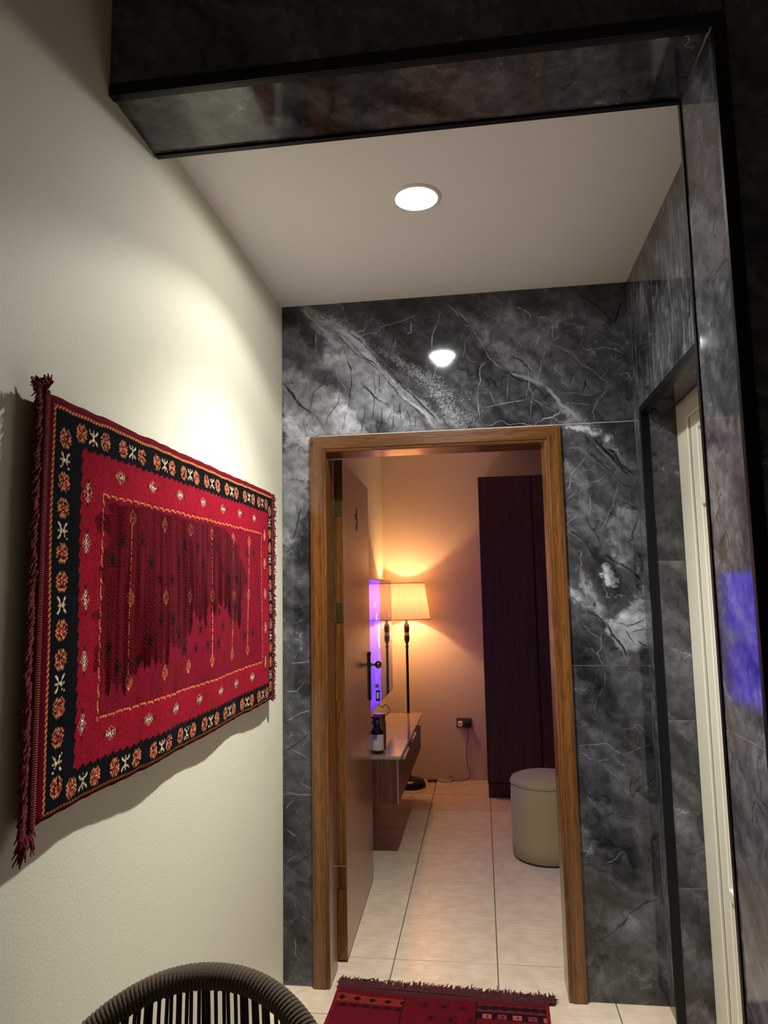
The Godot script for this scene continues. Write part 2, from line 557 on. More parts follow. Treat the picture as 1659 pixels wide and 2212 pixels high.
const VEINS = [[0.42, 17, 0.75, 3, [87,2678,128,2631,170,2584,194,2566]],
	[0.36, 14, 0.7, 4, [213,2588,265,2563,312,2521,358,2470,386,2437]],
	[0.42, 16, 0.8, 4, [316,2487,358,2461,381,2440,422,2395,463,2347,488,2311]],
	[0.46, 17, 0.85, 4, [499,2286,530,2257,571,2222,606,2183,641,2130]],
	[0.3, 26, 0.6, 5, [199,2543,232,2507,251,2501]],
	[0.3, 20, 0.5, 4, [251,2559,317,2497,344,2462]],
	[0.008, 5, 0.95, 1, [252,2588,336,2522,396,2449,468,2373,513,2309,567,2255,633,2181,679,2122]],
	[0.015, 4, 0.9, 2, [195,2607,223,2571,256,2535,316,2463,349,2442,386,2411,431,2361,476,2307,503,2263,561,2218,601,2174,636,2131]],
	[0.02, 4, 0.8, 2, [204,2582,270,2543,307,2502,326,2477,349,2449,390,2425,408,2386]],
	[0.02, 5, 0.85, 2, [213,2567,265,2520,269,2476,292,2408,296,2360,285,2256,266,2196,246,2122]],
	[0.02, 4, 0.8, 1.5, [386,2411,393,2325,387,2241,377,2176,369,2116]],
	[0.02, 5, 0.8, 2, [31,2673,36,2613,45,2554,64,2499,74,2431,64,2378]],
	[0.012, 14, 0.9, 2, [1,2368,40,2317,68,2273,101,2242,144,2212,172,2173,190,2120]],
	[0.02, 6, 0.85, 2, [193,2385,173,2343,135,2312,125,2274]],
	[0.035, 8, 0.6, 3, [333,2343,379,2293,406,2264,443,2243,456,2228]],
	[0.03, 4, 0.7, 2, [411,2376,416,2286]],
	[0.03, 4, 0.7, 2, [467,2302,470,2218,463,2125]],
	[0.03, 4, 0.7, 2, [494,2259,497,2179,500,2123]],
	[0.03, 4, 0.7, 2, [556,2195,559,2125]],
	[0.03, 5, 0.7, 2, [420,2239,419,2174,399,2119]],
	[0.04, 4, 0.6, 2, [351,2262,345,2187,330,2118]],
	[0.03, 4, 0.7, 2, [516,2225,533,2187,536,2122]],
	[0.03, 4, 0.6, 2, [248,2315,238,2259,191,2200,186,2148]],
	[0.03, 4, 0.6, 2, [92,2215,94,2172,101,2124]],
	[0.03, 5, 0.6, 3, [142,2684,166,2628,195,2607]],
	[0.03, 5, 0.6, 3, [102,2362,102,2304]],
	[0.45, 2.2, 0.8, 2, [146,2576,148,2494,165,2454]],
	[0.45, 2.2, 0.8, 2, [250,2439,230,2392,240,2363,286,2303]],
	[0.4, 2.2, 0.7, 2, [68,2311,54,2259,39,2213]],
	[0.5, 2, 0.8, 2, [398,2330,421,2312,467,2305]],
	[0.45, 2.4, 0.85, 2, [663,2631,662,2583,643,2546,632,2500,631,2457]],
	[0.45, 2.4, 0.85, 2, [657,2406,638,2358,623,2317]],
	[0.4, 2.2, 0.8, 2.5, [575,2616,515,2594,459,2581,412,2577]],
	[0.3, 2.2, 0.7, 2, [341,2553,365,2599,398,2614]],
	[0.3, 2, 0.7, 3, [336,2544,393,2549,411,2541]],
	[0.35, 3, 0.7, 2, [523,2540,546,2541,552,2596]],
	[0.4, 2.2, 0.8, 2, [571,2261,622,2270,681,2276,753,2295]],
	[0.3, 3, 0.6, 2, [485,2514,475,2482]],
	[0.17, 17, 0.55, 6, [688,2657,735,2616,781,2563]],
	[0.22, 10, 0.7, 4, [790,2543,822,2496,848,2450,870,2404,925,2362]],
	[0.3, 16, 0.7, 5, [943,2351,1015,2318,1074,2286]],
	[0.3, 16, 0.75, 5, [1074,2286,1117,2235,1156,2190,1207,2131]],
	[0.012, 4, 0.9, 2, [726,2632,790,2543,826,2481,852,2430]],
	[0.015, 7, 0.7, 3, [906,2363,969,2321,1015,2303,1059,2267,1080,2223,1106,2193]],
	[0.02, 10, 0.5, 4, [945,2419,986,2397,1017,2356,1025,2332]],
	[0.5, 2.6, 0.9, 2.5, [817,2151,812,2214,809,2272,825,2324,822,2373,866,2410]],
	[0.5, 2.6, 0.9, 2.5, [1005,2127,1020,2212,1029,2255,1012,2280,1017,2352,1027,2424]],
	[0.45, 2.2, 0.8, 2, [817,2211,887,2217,966,2229,1021,2236]],
	[0.55, 3, 0.9, 5, [824,2141,861,2134,898,2154,934,2133,990,2135,1026,2126,1058,2146,1100,2155,1137,2187,1161,2209]],
	[0.5, 2.4, 0.85, 3, [1095,2153,1126,2135,1171,2140,1190,2153]],
	[0.4, 2, 0.7, 2, [1064,2499,1043,2437]],
	[0.4, 2.2, 0.8, 2.5, [1082,2473,1079,2415,1063,2363,1052,2306]],
	[0.4, 2, 0.75, 2, [941,2356,931,2289,922,2227]],
	[0.35, 2.2, 0.8, 2, [1119,2539,1112,2476]],
	[0.22, 7, 0.6, 5, [967,2629,1017,2596,1035,2565]],
	[0.25, 6, 0.65, 6, [1058,2573,1100,2565,1119,2534]],
	[0.25, 2, 0.7, 4, [1110,2599,1137,2582,1156,2590]],
	[0.3, 2, 0.7, 4, [1121,2534,1155,2566]],
	[0.22, 4, 0.6, 5, [1154,2554,1208,2528,1270,2499,1339,2442,1401,2414]],
	[0.35, 2.6, 0.8, 4, [1258,2428,1303,2430,1391,2397]],
	[0.4, 2.4, 0.8, 3, [1258,2128,1256,2175,1274,2217,1316,2257,1315,2271]],
	[0.14, 9, 0.6, 6, [1082,2478,1131,2441,1193,2408,1236,2357,1296,2301,1355,2236]],
	[0.4, 2.6, 0.8, 4, [1132,2376,1118,2350,1148,2319,1143,2298,1178,2270]],
	[0.35, 2, 0.7, 3, [1021,2236,1061,2210,1136,2158]],
	[0.4, 2, 0.7, 3, [1166,2211,1251,2199]],
	[0.3, 2, 0.6, 4, [1123,2264,1168,2249,1230,2238,1284,2242]],
	[0.02, 8, 0.7, 4, [1217,2244,1233,2295,1249,2256]],
	[0.35, 2, 0.7, 3, [1238,2304,1245,2275]],
	[0.4, 2.4, 0.8, 3, [1359,2311,1386,2319,1399,2314,1411,2280]],
	[0.3, 2, 0.7, 3, [1296,2306,1325,2342]],
	[0.012, 8, 0.75, 3, [1215,2679,1250,2637,1293,2600,1328,2563,1343,2518,1364,2478]],
	[0.012, 10, 0.7, 3, [1385,2612,1368,2550,1352,2518]],
	[0.16, 4, 0.6, 6, [1263,2543,1300,2550,1334,2500,1377,2468,1401,2423]],
	[0.25, 2, 0.6, 4, [803,2641,844,2613,885,2571]],
	[0.2, 2.5, 0.6, 5, [923,2578,946,2561]],
	[0.25, 2, 0.7, 3, [758,2421,765,2490,799,2522]],
	[0.25, 2, 0.7, 3, [768,2436,786,2405,818,2398]],
	[0.3, 2, 0.6, 3, [1100,2683,1094,2649,1070,2626]],
	[0.3, 2, 0.7, 3, [980,2480,993,2445]],
	[0.3, 2, 0.6, 2, [1194,2321,1178,2275]],
	[0.3, 2, 0.6, 2, [856,2279,873,2230,887,2214]],
	[0.012, 9, 0.85, 3, [1241,2076,1282,2029,1324,1986,1364,1943,1405,1901]],
	[0.015, 5, 0.85, 3, [1228,2068,1229,2017,1250,1994,1287,1951,1336,1899,1369,1871,1406,1849]],
	[0.015, 6, 0.8, 3, [1257,2048,1311,1995,1348,1948,1380,1906,1406,1874]],
	[0.01, 12, 0.8, 4, [1295,2024,1333,1994,1364,1930,1379,1902]],
	[0.25, 6, 0.6, 3, [1253,2048,1294,1996,1343,1944]],
	[0.2, 5, 0.6, 3, [1282,2010,1330,1949,1350,1908]],
	[0.28, 6, 0.7, 5, [1308,2023,1343,2017,1349,1980,1374,1952,1407,1941]],
	[0.5, 2.6, 0.9, 2.5, [1224,1997,1164,1929,1153,1879,1133,1839]],
	[0.42, 2.6, 0.85, 2, [1338,1890,1309,1792,1285,1744,1258,1691]],
	[0.3, 3, 0.7, 2, [1328,1819,1330,1711,1329,1614]],
	[0.4, 2.2, 0.8, 2, [1127,1898,1171,1897,1188,1880,1258,1893,1294,1914]],
	[0.35, 2.4, 0.7, 2, [1225,1840,1227,1786,1225,1755]],
	[0.4, 2.2, 0.7, 2, [1130,1727,1164,1752,1182,1765]],
	[0.35, 2, 0.7, 3, [1156,2032,1191,2031,1216,2013]],
	[0.35, 2, 0.7, 3, [1193,1978,1169,1951,1135,1880]],
	[0.4, 2, 0.7, 3, [1132,1817,1155,1838,1178,1851]],
	[0.3, 2, 0.6, 3, [1192,1792,1208,1764]],
	[0.012, 8, 0.85, 3, [1134,1711,1174,1685,1203,1657,1231,1608,1250,1563]],
	[0.02, 5, 0.8, 2, [1136,1700,1161,1676,1189,1636]],
	[0.012, 5, 0.85, 2, [1204,1765,1223,1719,1236,1705,1255,1656,1265,1611]],
	[0.02, 4, 0.8, 2, [1259,1745,1244,1710,1231,1708]],
	[0.008, 12, 0.92, 3, [1265,1611,1319,1575,1364,1548,1411,1494]],
	[0.015, 6, 0.85, 2, [1340,1809,1374,1799,1406,1771]],
	[0.03, 6, 0.7, 6, [1402,1771,1385,1701,1366,1657,1363,1609]],
	[0.02, 6, 0.7, 6, [1303,1593,1329,1610,1371,1604]],
	[0.02, 9, 0.7, 8, [1295,1527,1325,1531,1339,1491,1321,1457]],
	[0.35, 3, 0.7, 4, [1189,1631,1179,1600,1180,1552]],
	[0.45, 2, 0.8, 2, [1191,1507,1197,1450,1216,1406]],
	[0.03, 6, 0.8, 5, [1194,1398,1228,1380,1263,1336]],
	[0.2, 4, 0.35, 9, [1260,1510,1270,1458,1286,1440]],
	[0.2, 4, 0.4, 8, [1303,1448,1321,1457,1337,1444]],
	[0.03, 5, 0.85, 2, [1336,1426,1405,1386,1431,1401]],
	[0.03, 5, 0.8, 3, [1265,1358,1339,1338,1391,1354,1417,1377]],
	[0.03, 5, 0.8, 2, [1330,1327,1369,1262]],
	[0.03, 4, 0.8, 2, [1351,1314,1389,1322,1406,1330]],
	[0.03, 4, 0.8, 2, [1370,1284,1410,1258]],
	[0.02, 8, 0.8, 3, [1264,1354,1287,1302,1326,1241,1340,1199]],
	[0.03, 4, 0.7, 3, [1128,1452,1158,1434,1204,1415]],
	[0.03, 4, 0.7, 3, [1355,1474,1380,1456,1413,1453]],
	[0.3, 2.4, 0.7, 4, [1246,1319,1242,1259,1224,1234,1251,1186]],
	[0.25, 5, 0.5, 5, [1263,1332,1294,1276,1321,1233,1348,1194]],
	[0.28, 2.4, 0.7, 4, [1179,1346,1203,1316,1244,1281]],
	[0.01, 9, 0.92, 3, [1138,181,1188,218,1231,242,1268,273,1288,309,1343,346,1404,371]],
	[0.015, 4, 0.8, 2, [1344,352,1350,405,1364,440]],
	[0.02, 4, 0.8, 2, [1205,198,1252,186,1299,191]],
	[0.3, 2.6, 0.8, 3, [1130,892,1242,906,1301,863,1406,907]],
	[0.3, 2, 0.7, 3, [1257,1185,1248,1129,1213,1066,1194,998]],
	[0.22, 6, 0.6, 4, [1208,850,1237,820,1272,784,1306,730]],
	[0.3, 2, 0.7, 4, [1142,880,1178,850,1257,844]],
	[0.25, 2, 0.6, 5, [1294,955,1356,974,1390,944]],
	[0.012, 7, 0.7, 5, [1191,637,1247,657,1301,640,1407,618]],
	[0.012, 6, 0.7, 5, [1151,552,1241,543,1318,527,1406,506]],
	[0.3, 2.4, 0.7, 3, [1210,477,1250,495,1282,526]],
	[0.2, 3, 0.6, 6, [1165,721,1182,697,1231,692]],
	[0.02, 8, 0.6, 5, [1229,430,1257,390,1280,379]],
	[0.25, 2.4, 0.7, 4, [1135,8,1173,44]],
	[0.25, 2, 0.6, 5, [1281,84,1335,92,1354,116]],
	[0.2, 3, 0.5, 5, [1352,907,1366,943,1332,992]],
	[0.012, 6, 0.6, 4, [1165,607,1215,632,1274,591,1347,611]],
	[0.2, 2, 0.6, 3, [1297,694,1289,657,1270,639]],
	[0.012, 5, 0.85, 3, [1,1648,39,1665,68,1674,107,1720,126,1748]],
	[0.015, 5, 0.85, 2, [79,1834,64,1768,44,1684]],
	[0.02, 4, 0.7, 2, [68,1665,73,1613]],
	[0.02, 4, 0.7, 3, [0,1526,48,1534,115,1542]],
	[0.012, 5, 0.7, 3, [10,1433,57,1414,115,1432]],
	[0.015, 4, 0.7, 3, [0,1360,67,1359,119,1367]],
	[0.35, 3, 0.7, 2, [28,1204,118,1213]],
	[0.3, 3, 0.6, 3, [9,1096,56,1096,103,1141]],
	[0.25, 5, 0.5, 3, [9,980,65,1007,117,1025]],
	[0.012, 5, 0.8, 2, [-1,860,55,892,116,941]],
	[0.3, 3, 0.7, 2, [32,874,115,831]],
	[0.3, 3, 0.7, 2, [73,743,117,722]],
	[0.3, 4, 0.6, 2, [3,711,114,696]],
	[0.25, 6, 0.5, 3, [8,646,54,691]],
	[0.012, 6, 0.8, 3, [3,612,54,647,82,691]],
	[0.012, 5, 0.8, 2, [3,406,63,450,118,486]],
	[0.3, 3, 0.6, 3, [12,569,54,544]],
	[0.25, 3, 0.6, 3, [17,441,54,476]],
	[0.3, 3, 0.5, 4, [25,222,62,257,98,233]],
	[0.3, 3, 0.6, 4, [43,173,48,115,70,91]],
	[0.3, 2, 0.6, 3, [18,1051,37,1016]],
	[0.35, 3, 0.7, 3, [50,2017,55,1959,50,1892,98,1853]]]
const DENDRITE = [391,2487,456,2435,524,2374,582,2333,635,2265,669,2189,721,2126]

# ---------------------------------------------------------------- woven rugs, drawn knot by knot
const FLOWER = ["...o.o.o...", "..oroooro..", ".orrororro.", "oorrororroo", ".oorrrrroo.", "oorwroowroo", ".oorrrrroo.", "oorrororroo", ".orrororro.", "..oroooro..", "...o.o.o..."]
const CROSS = ["w...w...w", "ww..w..ww", ".wwoooww.", "...www...", "....w....", "...www...", ".wwoooww.", "ww..w..ww", "w...w...w"]
const MEDAL = ["........o........", "......o.o.o......", "....o.kwkwk.o....", "k..okwwkwkwwko..k", ".kkowkwwowwkwokk.", "k..okwwkwkwwko..k", "....o.kwkwk.o....", "......o.o.o......", "........o........"]
const TREE = ["....o....", "...o.o...", "..o.o.o..", ".o.oro.o.", "o.o.r.o.o", ".o.oro.o.", "o.o.r.o.o", ".o.oro.o.", "..o.o.o..", "...ooo...", "....o...."]
const STAR = ["...k.k...", ".k..k..k.", "..k.k.k..", "k..kkk..k", ".kkkkkkk.", "...kkk...", "..kkkkk..", ".k..k..k.", "k..k.k..k"]

func knots(im: Image, cx: float, cy: float, art: Array, turned: bool, inks: Dictionary, rng: RandomNumberGenerator) -> void:
	var h := art.size()
	var w: int = art[0].length()
	for j in h:
		for i in w:
			var ch: String = art[j][i]
			if ch == "." or rng.randf() < 0.11:
				continue
			var dx := i - w / 2
			var dy := j - h / 2
			if turned:
				var t := dx
				dx = dy
				dy = t
			var x := int(cx) + dx
			var y := int(cy) + dy
			if x >= 0 and y >= 0 and x < im.get_width() and y < im.get_height():
				im.set_pixel(x, y, inks[ch] * rng.randf_range(0.72, 1.05))

func pile_over(im: Image, s: int, strength: float) -> void:
	# fibre-to-fibre variation of the dye
	var n := noise_bytes(s, 0.35, im.get_width(), im.get_height(), 2)
	var d := im.get_data()
	for i in n.size():
		var f := 1.0 + (n[i] - 128) * strength * 0.0078
		d[i * 3] = mini(int(d[i * 3] * f), 255)
		d[i * 3 + 1] = mini(int(d[i * 3 + 1] * f), 255)
		d[i * 3 + 2] = mini(int(d[i * 3 + 2] * f), 255)
	im.set_data(im.get_width(), im.get_height(), false, Image.FORMAT_RGB8, d)

const RUG_L := 1.415
const RUG_H := 0.76
const KNOT := 0.0035

func wall_rug_image() -> Image:
	var w := int(RUG_L / KNOT)
	var h := int(RUG_H / KNOT)
	var im := Image.create(w, h, false, Image.FORMAT_RGB8)
	var rng := RandomNumberGenerator.new()
	rng.seed = 77
	var edge := srgb(88, 9, 24)
	var orange := srgb(196, 128, 66)
	var black := srgb(10, 9, 15)
	var red := srgb(132, 13, 34)
	var field := srgb(110, 10, 30)
	var inks := {"o": srgb(205, 140, 82), "r": srgb(140, 34, 38), "w": srgb(226, 208, 184), "k": srgb(34, 16, 22)}
	for y in h:
		for x in w:
			# distance to each side in metres, left border wider than the right
			var l := x * KNOT
			var r := (w - x) * KNOT + 0.012
			var t := y * KNOT
			var b := (h - y) * KNOT + 0.012
			var d := minf(minf(l, r + 0.012), minf(t + 0.004, b))
			var saw := 0.006 * absf(fmod((x + y) * 0.25, 2.0) - 1.0)
			var lace := minf(minf(l - 0.035, r), minf(t, b))
			var c := edge
			if d > 0.020:
				c = orange if (x + y) % 3 > 0 else edge
			if d > 0.027:
				c = black
			if lace > 0.078 + saw:
				c = red
			if lace > 0.160:
				c = field
			if absf(lace - 0.160 - 0.004 * absf(fmod((x + y) * 0.22, 2.0) - 1.0)) < KNOT * 0.5:
				c = orange
			c = c * rng.randf_range(0.86, 1.06)
			im.set_pixel(x, y, c)
	var X := func(z: float) -> float: return (1.65 - z) / KNOT
	var Y := func(yy: float) -> float: return (1.855 - yy) / KNOT
	for z in [1.493, 1.332, 1.168, 1.011, 0.852, 0.690, 0.525, 0.370]:
		for yy in [1.800, 1.133]:
			for s in [-0.043, 0.043]:
				knots(im, X.call(z + s), Y.call(yy), FLOWER, false, inks, rng)
			knots(im, X.call(z), Y.call(yy), CROSS, false, inks, rng)
	for yy in [1.738, 1.605, 1.467, 1.329, 1.190]:
		for z in [1.590, 0.278]:
			for s in [-0.043, 0.043]:
				knots(im, X.call(z), Y.call(yy + s), FLOWER, true, inks, rng)
			knots(im, X.call(z), Y.call(yy), CROSS, true, inks, rng)
	for z in [1.386, 1.232, 1.08, 0.923, 0.771, 0.62, 0.468]:
		knots(im, X.call(z), Y.call(1.737), MEDAL, false, inks, rng)
		knots(im, X.call(z + 0.01), Y.call(1.206), MEDAL, false, inks, rng)
	for yy in [1.690, 1.586, 1.479, 1.358, 1.240]:
		knots(im, X.call(1.508), Y.call(yy), MEDAL, true, inks, rng)
		knots(im, X.call(0.345), Y.call(yy), MEDAL, true, inks, rng)
	for z in [1.332, 0.856, 0.690, 0.527]:
		for yy in range(int(Y.call(1.64)), int(Y.call(1.31))):
			if rng.randf() < 0.8:
				im.set_pixel(int(X.call(z)), yy, inks["o"])
	for z in [1.328, 1.17, 1.014, 0.856, 0.684, 0.527]:
		for yy in [1.655, 1.478, 1.299]:
			knots(im, X.call(z), Y.call(yy), TREE, false, inks, rng)
	for q in [[1.37, 1.605], [1.283, 1.609], [1.41, 1.559], [1.242, 1.562], [1.054, 1.611], [0.966, 1.611], [1.094, 1.563], [0.925, 1.567], [0.886, 1.616], [0.817, 1.614], [1.199, 1.521], [1.135, 1.522], [0.732, 1.53], [0.662, 1.531], [1.195, 1.427], [1.13, 1.425], [0.73, 1.441], [0.661, 1.44], [0.556, 1.615], [0.475, 1.619], [1.052, 1.345], [0.965, 1.341], [0.887, 1.345], [0.81, 1.346], [1.292, 1.341], [1.38, 1.335], [1.414, 1.382], [1.245, 1.382], [1.087, 1.387], [0.936, 1.391], [0.56, 1.35], [0.48, 1.35], [0.78, 1.56], [0.78, 1.39]]:
		knots(im, X.call(q[0]), Y.call(q[1]), STAR, false, inks, rng)
	im.resize(w * 4, h * 4, Image.INTERPOLATE_CUBIC)
	pile_over(im, 5, 0.6)
	return im

# which way the pile lies: brushed downwards over most of the field, upwards elsewhere
const BRUSHED = [[1.45, 1.68], [1.2, 1.685], [0.976, 1.681], [0.791, 1.683], [0.68, 1.655], [0.633, 1.625], [0.59, 1.56], [0.577, 1.504], [0.585, 1.44], [0.615, 1.39], [0.70, 1.40], [0.74, 1.45], [0.80, 1.47], [0.84, 1.42], [0.87, 1.46], [0.905, 1.40], [0.96, 1.44], [1.03, 1.38], [1.06, 1.33], [1.12, 1.38], [1.2, 1.32], [1.28, 1.36], [1.33, 1.29], [1.40, 1.29], [1.46, 1.35]]

func nap_image() -> Image:
	var w := 808
	var h := 434
	var n1 := noise_bytes(31, 0.02, w, h, 4)
	var n2 := noise_bytes(32, 0.3, w, h, 2)
	var sm := Image.create_from_data(w, h / 14, false, Image.FORMAT_L8, noise_bytes(33, 0.05, w, h / 14, 3))
	sm.resize(w, h, Image.INTERPOLATE_CUBIC)
	var comb := sm.get_data()
	var poly := PackedVector2Array()
	for q in BRUSHED:
		poly.append(Vector2((1.65 - q[0]) / RUG_L * w, (1.855 - q[1]) / RUG_H * h))
	var out := PackedByteArray()
	out.resize(w * h * 3)
	for y in h:
		for x in w:
			var i := y * w + x
			var p := Vector2(x + (n1[i] - 128) * 0.2 + (n2[i] - 128) * 0.05, y + (comb[i] - 128) * (0.03 + 0.10 * smoothstep(0.35, 0.6, float(y) / h)))
			var lean := 0.20 + (n1[i] - 128) * 0.0012
			if Geometry2D.is_point_in_polygon(p, poly):
				lean = -0.27 + (comb[i] - 128) * 0.0016
			elif x > w * 0.12 and x < w * 0.9 and y > h * 0.2 and y < h * 0.8:
				lean -= maxf(comb[i] - 150, 0.0) * 0.003
			var nx := (n2[i] - 128) * 0.0012
			var v := Vector3(nx, lean, 1.0).normalized()
			out[i * 3] = int((v.x * 0.5 + 0.5) * 255.0)
			out[i * 3 + 1] = int((v.y * 0.5 + 0.5) * 255.0)
			out[i * 3 + 2] = int((v.z * 0.5 + 0.5) * 255.0)
	return Image.create_from_data(w, h, false, Image.FORMAT_RGB8, out)

func floor_rug_image(wm: float, lm: float) -> Image:
	var k := 0.004
	var w := int(wm / k)
	var h := int(lm / k)
	var im := Image.create(w, h, false, Image.FORMAT_RGB8)
	var rng := RandomNumberGenerator.new()
	rng.seed = 12
	var red := srgb(88, 11, 23)
	var rust := srgb(118, 38, 28)
	var black := srgb(36, 9, 17)
	var pink := srgb(150, 72, 64)
	var inks := {"o": rust, "r": black, "w": pink, "k": black}
	for y in h:
		for x in w:
			var c := red
			var side := x if x < w / 2 else w - 1 - x
			var band := y % 52
			if side < 3:
				c = srgb(120, 18, 36)
			elif side < 64:
				if x < w / 2:
					if band > 6 and band < 18:
						c = rust
						var q := (x % 14) - 7
						if absi(q) + absi(band - 12) < 4:
							c = black
					elif band >= 18 and band < 26:
						c = black if absi((x % 10) - 5) + 1 > absi(band - 22) * 2 else red
					elif band >= 26:
						c = srgb(90, 14, 26)
				else:
					if band > 4 and band < 16:
						c = black if absi((x % 9) - 4) + 4 > absi(band - 9) * 2 else srgb(84, 34, 38)
					elif band >= 16 and band < 27:
						c = black
						var q := x % 13
						if q > 3 and q < 12 and band > 18 and band < 26:
							c = pink if (x / 13) % 2 == 0 else srgb(110, 44, 46)
							if q == 8 and absi(band - 22) < 2:
								c = black
					else:
						c = srgb(90, 14, 26)
				if side == 63:
					c = black
			c = c * rng.randf_range(0.84, 1.06)
			im.set_pixel(x, y, c)
	for j in 12:
		for i in 3:
			knots(im, 82 + i * 17 + (j % 2) * 8, 12 + j * 18, STAR, j % 2 == 0, inks, rng)
	im.resize(w * 4, h * 4, Image.INTERPOLATE_CUBIC)
	pile_over(im, 8, 0.3)
	return im

# tassels as twisted tufts in one mesh: roots along a line, direction, droop
func tassels(a: Vector3, b: Vector3, out: Vector3, droop: Vector3, count: int, length: float, s: int, up: Vector3) -> ArrayMesh:
	var rng := RandomNumberGenerator.new()
	rng.seed = s
	var st := begin()
	var along := (b - a).normalized()
	for k in count:
		var root := a.lerp(b, (k + rng.randf()) / count)
		var l := length * rng.randf_range(0.65, 1.2)
		var d := (out + along * rng.randfn(0.0, 0.28) + up * rng.randfn(0.0, 0.16)).normalized()
		var p1 := root + d * l * 0.5 + up * rng.randf_range(0.0, 0.3) * l
		var p2 := root + d * l + droop * l * rng.randf_range(0.3, 1.0)
		add_tube(st, [root, p1, p2], [0.0022, 0.0024, 0.001], 4)
	return st.commit()

# ---------------------------------------------------------------- materials shared by the scene
var M := {}

func make_materials() -> void:
	lut.resize(4096)
	for i in 4096:
		lut[i] = int(round(Color(i / 4095.0, 0, 0).linear_to_srgb().r * 255.0))
	var t_back := marble(1024, 1948, 721.0, 3, 0.054, PATCHES, VEINS, DENDRITE)
	var t_gen := marble(1280, 1280, 1280.0 / STOCK, 41, 0.062, [], [], [])
	var t_run := marble(512, 1024, 420.0, 61, 0.075, [], [], [], 0.75)
	M.back = stone(t_back)
	M.back.uv1_scale = Vector3(721.0 / 1024.0, 721.0 / 1948.0, 1)
	M.stock = stone(t_gen)
	M.stock.uv1_scale = Vector3.ONE / STOCK
	cuts.seed = 15
	M.pale = stone(marble(256, 1960, 721.0, 97, 0.095, [], [], []))
	M.pale.uv1_scale = Vector3(721.0 / 256.0, 721.0 / 1960.0, 1)
	M.pale.uv1_offset = Vector3(0.05, 0, 0)
	M.run = stone(t_run)
	M.run.uv1_scale = Vector3(420.0 / 512.0, 420.0 / 1024.0, 1)
	M.run.uv1_offset = Vector3(0.0, 2.145 * 420.0 / 1024.0, 0)
	M.grout = mat(srgb(205, 203, 198), 0.8)
	M.black = mat(srgb(9, 9, 11), 0.36)
	M.black.metallic_specular = 0.35
	M.wall = paint(srgb(229, 225, 204), 11)
	M.room = paint(srgb(226, 208, 190), 12)
	M.ceiling = paint(srgb(243, 240, 241), 13)
	M.frame = wood(21, srgb(82, 48, 17), srgb(132, 84, 33), 0.36, 0.5)
	M.leaf = wood(25, srgb(104, 66, 42), srgb(158, 108, 74), 0.34, 0.5)
	M.veneer = wood(28, srgb(70, 40, 32), srgb(94, 58, 48), 0.5)
	M.walnut = wood(31, srgb(72, 42, 28), srgb(116, 74, 50), 0.4)
	M.greytrim = mat(srgb(150, 128, 108), 0.35)
	M.glass_top = mat(srgb(176, 150, 124), 0.1)
	M.brass = mat(srgb(128, 106, 66), 0.36, 0.9)
	M.bronze = mat(srgb(74, 62, 42), 0.42, 0.85)
	M.steel = mat(srgb(196, 196, 194), 0.3, 0.9)
	M.upvc = mat(srgb(232, 229, 214), 0.3)
	M.panel = mat(srgb(222, 218, 222), 0.2)
	M.gasket = mat(srgb(60, 58, 56), 0.7)
	M.blackplastic = mat(srgb(22, 20, 20), 0.4)
	M.whiteplastic = mat(srgb(232, 222, 208), 0.4)
	M.pouf = cloth(srgb(178, 162, 124), 51, 0.4)
	M.cord = cloth(srgb(78, 62, 50), 55, 0.2)
	M.cushion = cloth(srgb(96, 88, 78), 57, 0.2)
	# floor tile: pale travertine with faint veins along x
	var w := 512
	var sm := Image.create_from_data(w / 6, w, false, Image.FORMAT_L8, noise_bytes(71, 0.05, w / 6, w, 5))
	sm.resize(w, w, Image.INTERPOLATE_CUBIC)
	var a := sm.get_data()
	var b := noise_bytes(72, 0.012, w, w, 4)
	var c := noise_bytes(73, 0.2, w, w, 2)
	var out := PackedByteArray()
	out.resize(w * w * 3)
	var lo := srgb(196, 176, 150)
	var hi := srgb(226, 210, 188)
	for i in w * w:
		var f := clampf(0.55 + (a[i] - 128) * 0.0016 + (b[i] - 128) * 0.0024 + (c[i] - 128) * 0.0008, 0, 1)
		var q := lo.lerp(hi, f)
		out[i * 3] = int(q.r * 255)
		out[i * 3 + 1] = int(q.g * 255)
		out[i * 3 + 2] = int(q.b * 255)
	M.tile = mat(Color.WHITE, 0.26)
	M.tile.albedo_texture = texture(Image.create_from_data(w, w, false, Image.FORMAT_RGB8, out))
	M.tile.uv1_scale = Vector3(1.6, 1.6, 1)
	M.joint = mat(srgb(86, 78, 72), 0.9)

# ---------------------------------------------------------------- the setting
const STOCK := 1.6
const ZB := -3.047
const CEIL := 2.69

var cuts := RandomNumberGenerator.new()

# one stone slab; a slab of the general stock is cut from a stretch of its own of the pattern
func slab(parent: Node3D, lo: Vector3, hi: Vector3, m: Material) -> void:
	var off := Vector2.ZERO
	var d := hi - lo
	if m == M.stock:
		var a := d.min_axis_index()
		var u := 2 if a == 0 else 0
		var v := 2 if a == 1 else 1
		off = Vector2(-lo[u] + cuts.randf() * maxf(STOCK - d[u], 0.0), hi[v] + cuts.randf() * maxf(STOCK - d[v], 0.0))
	var st := begin()
	add_box(st, (lo + hi) / 2.0, d, 0.0008, 1, off)
	part(parent, "tile", st.commit(), m)

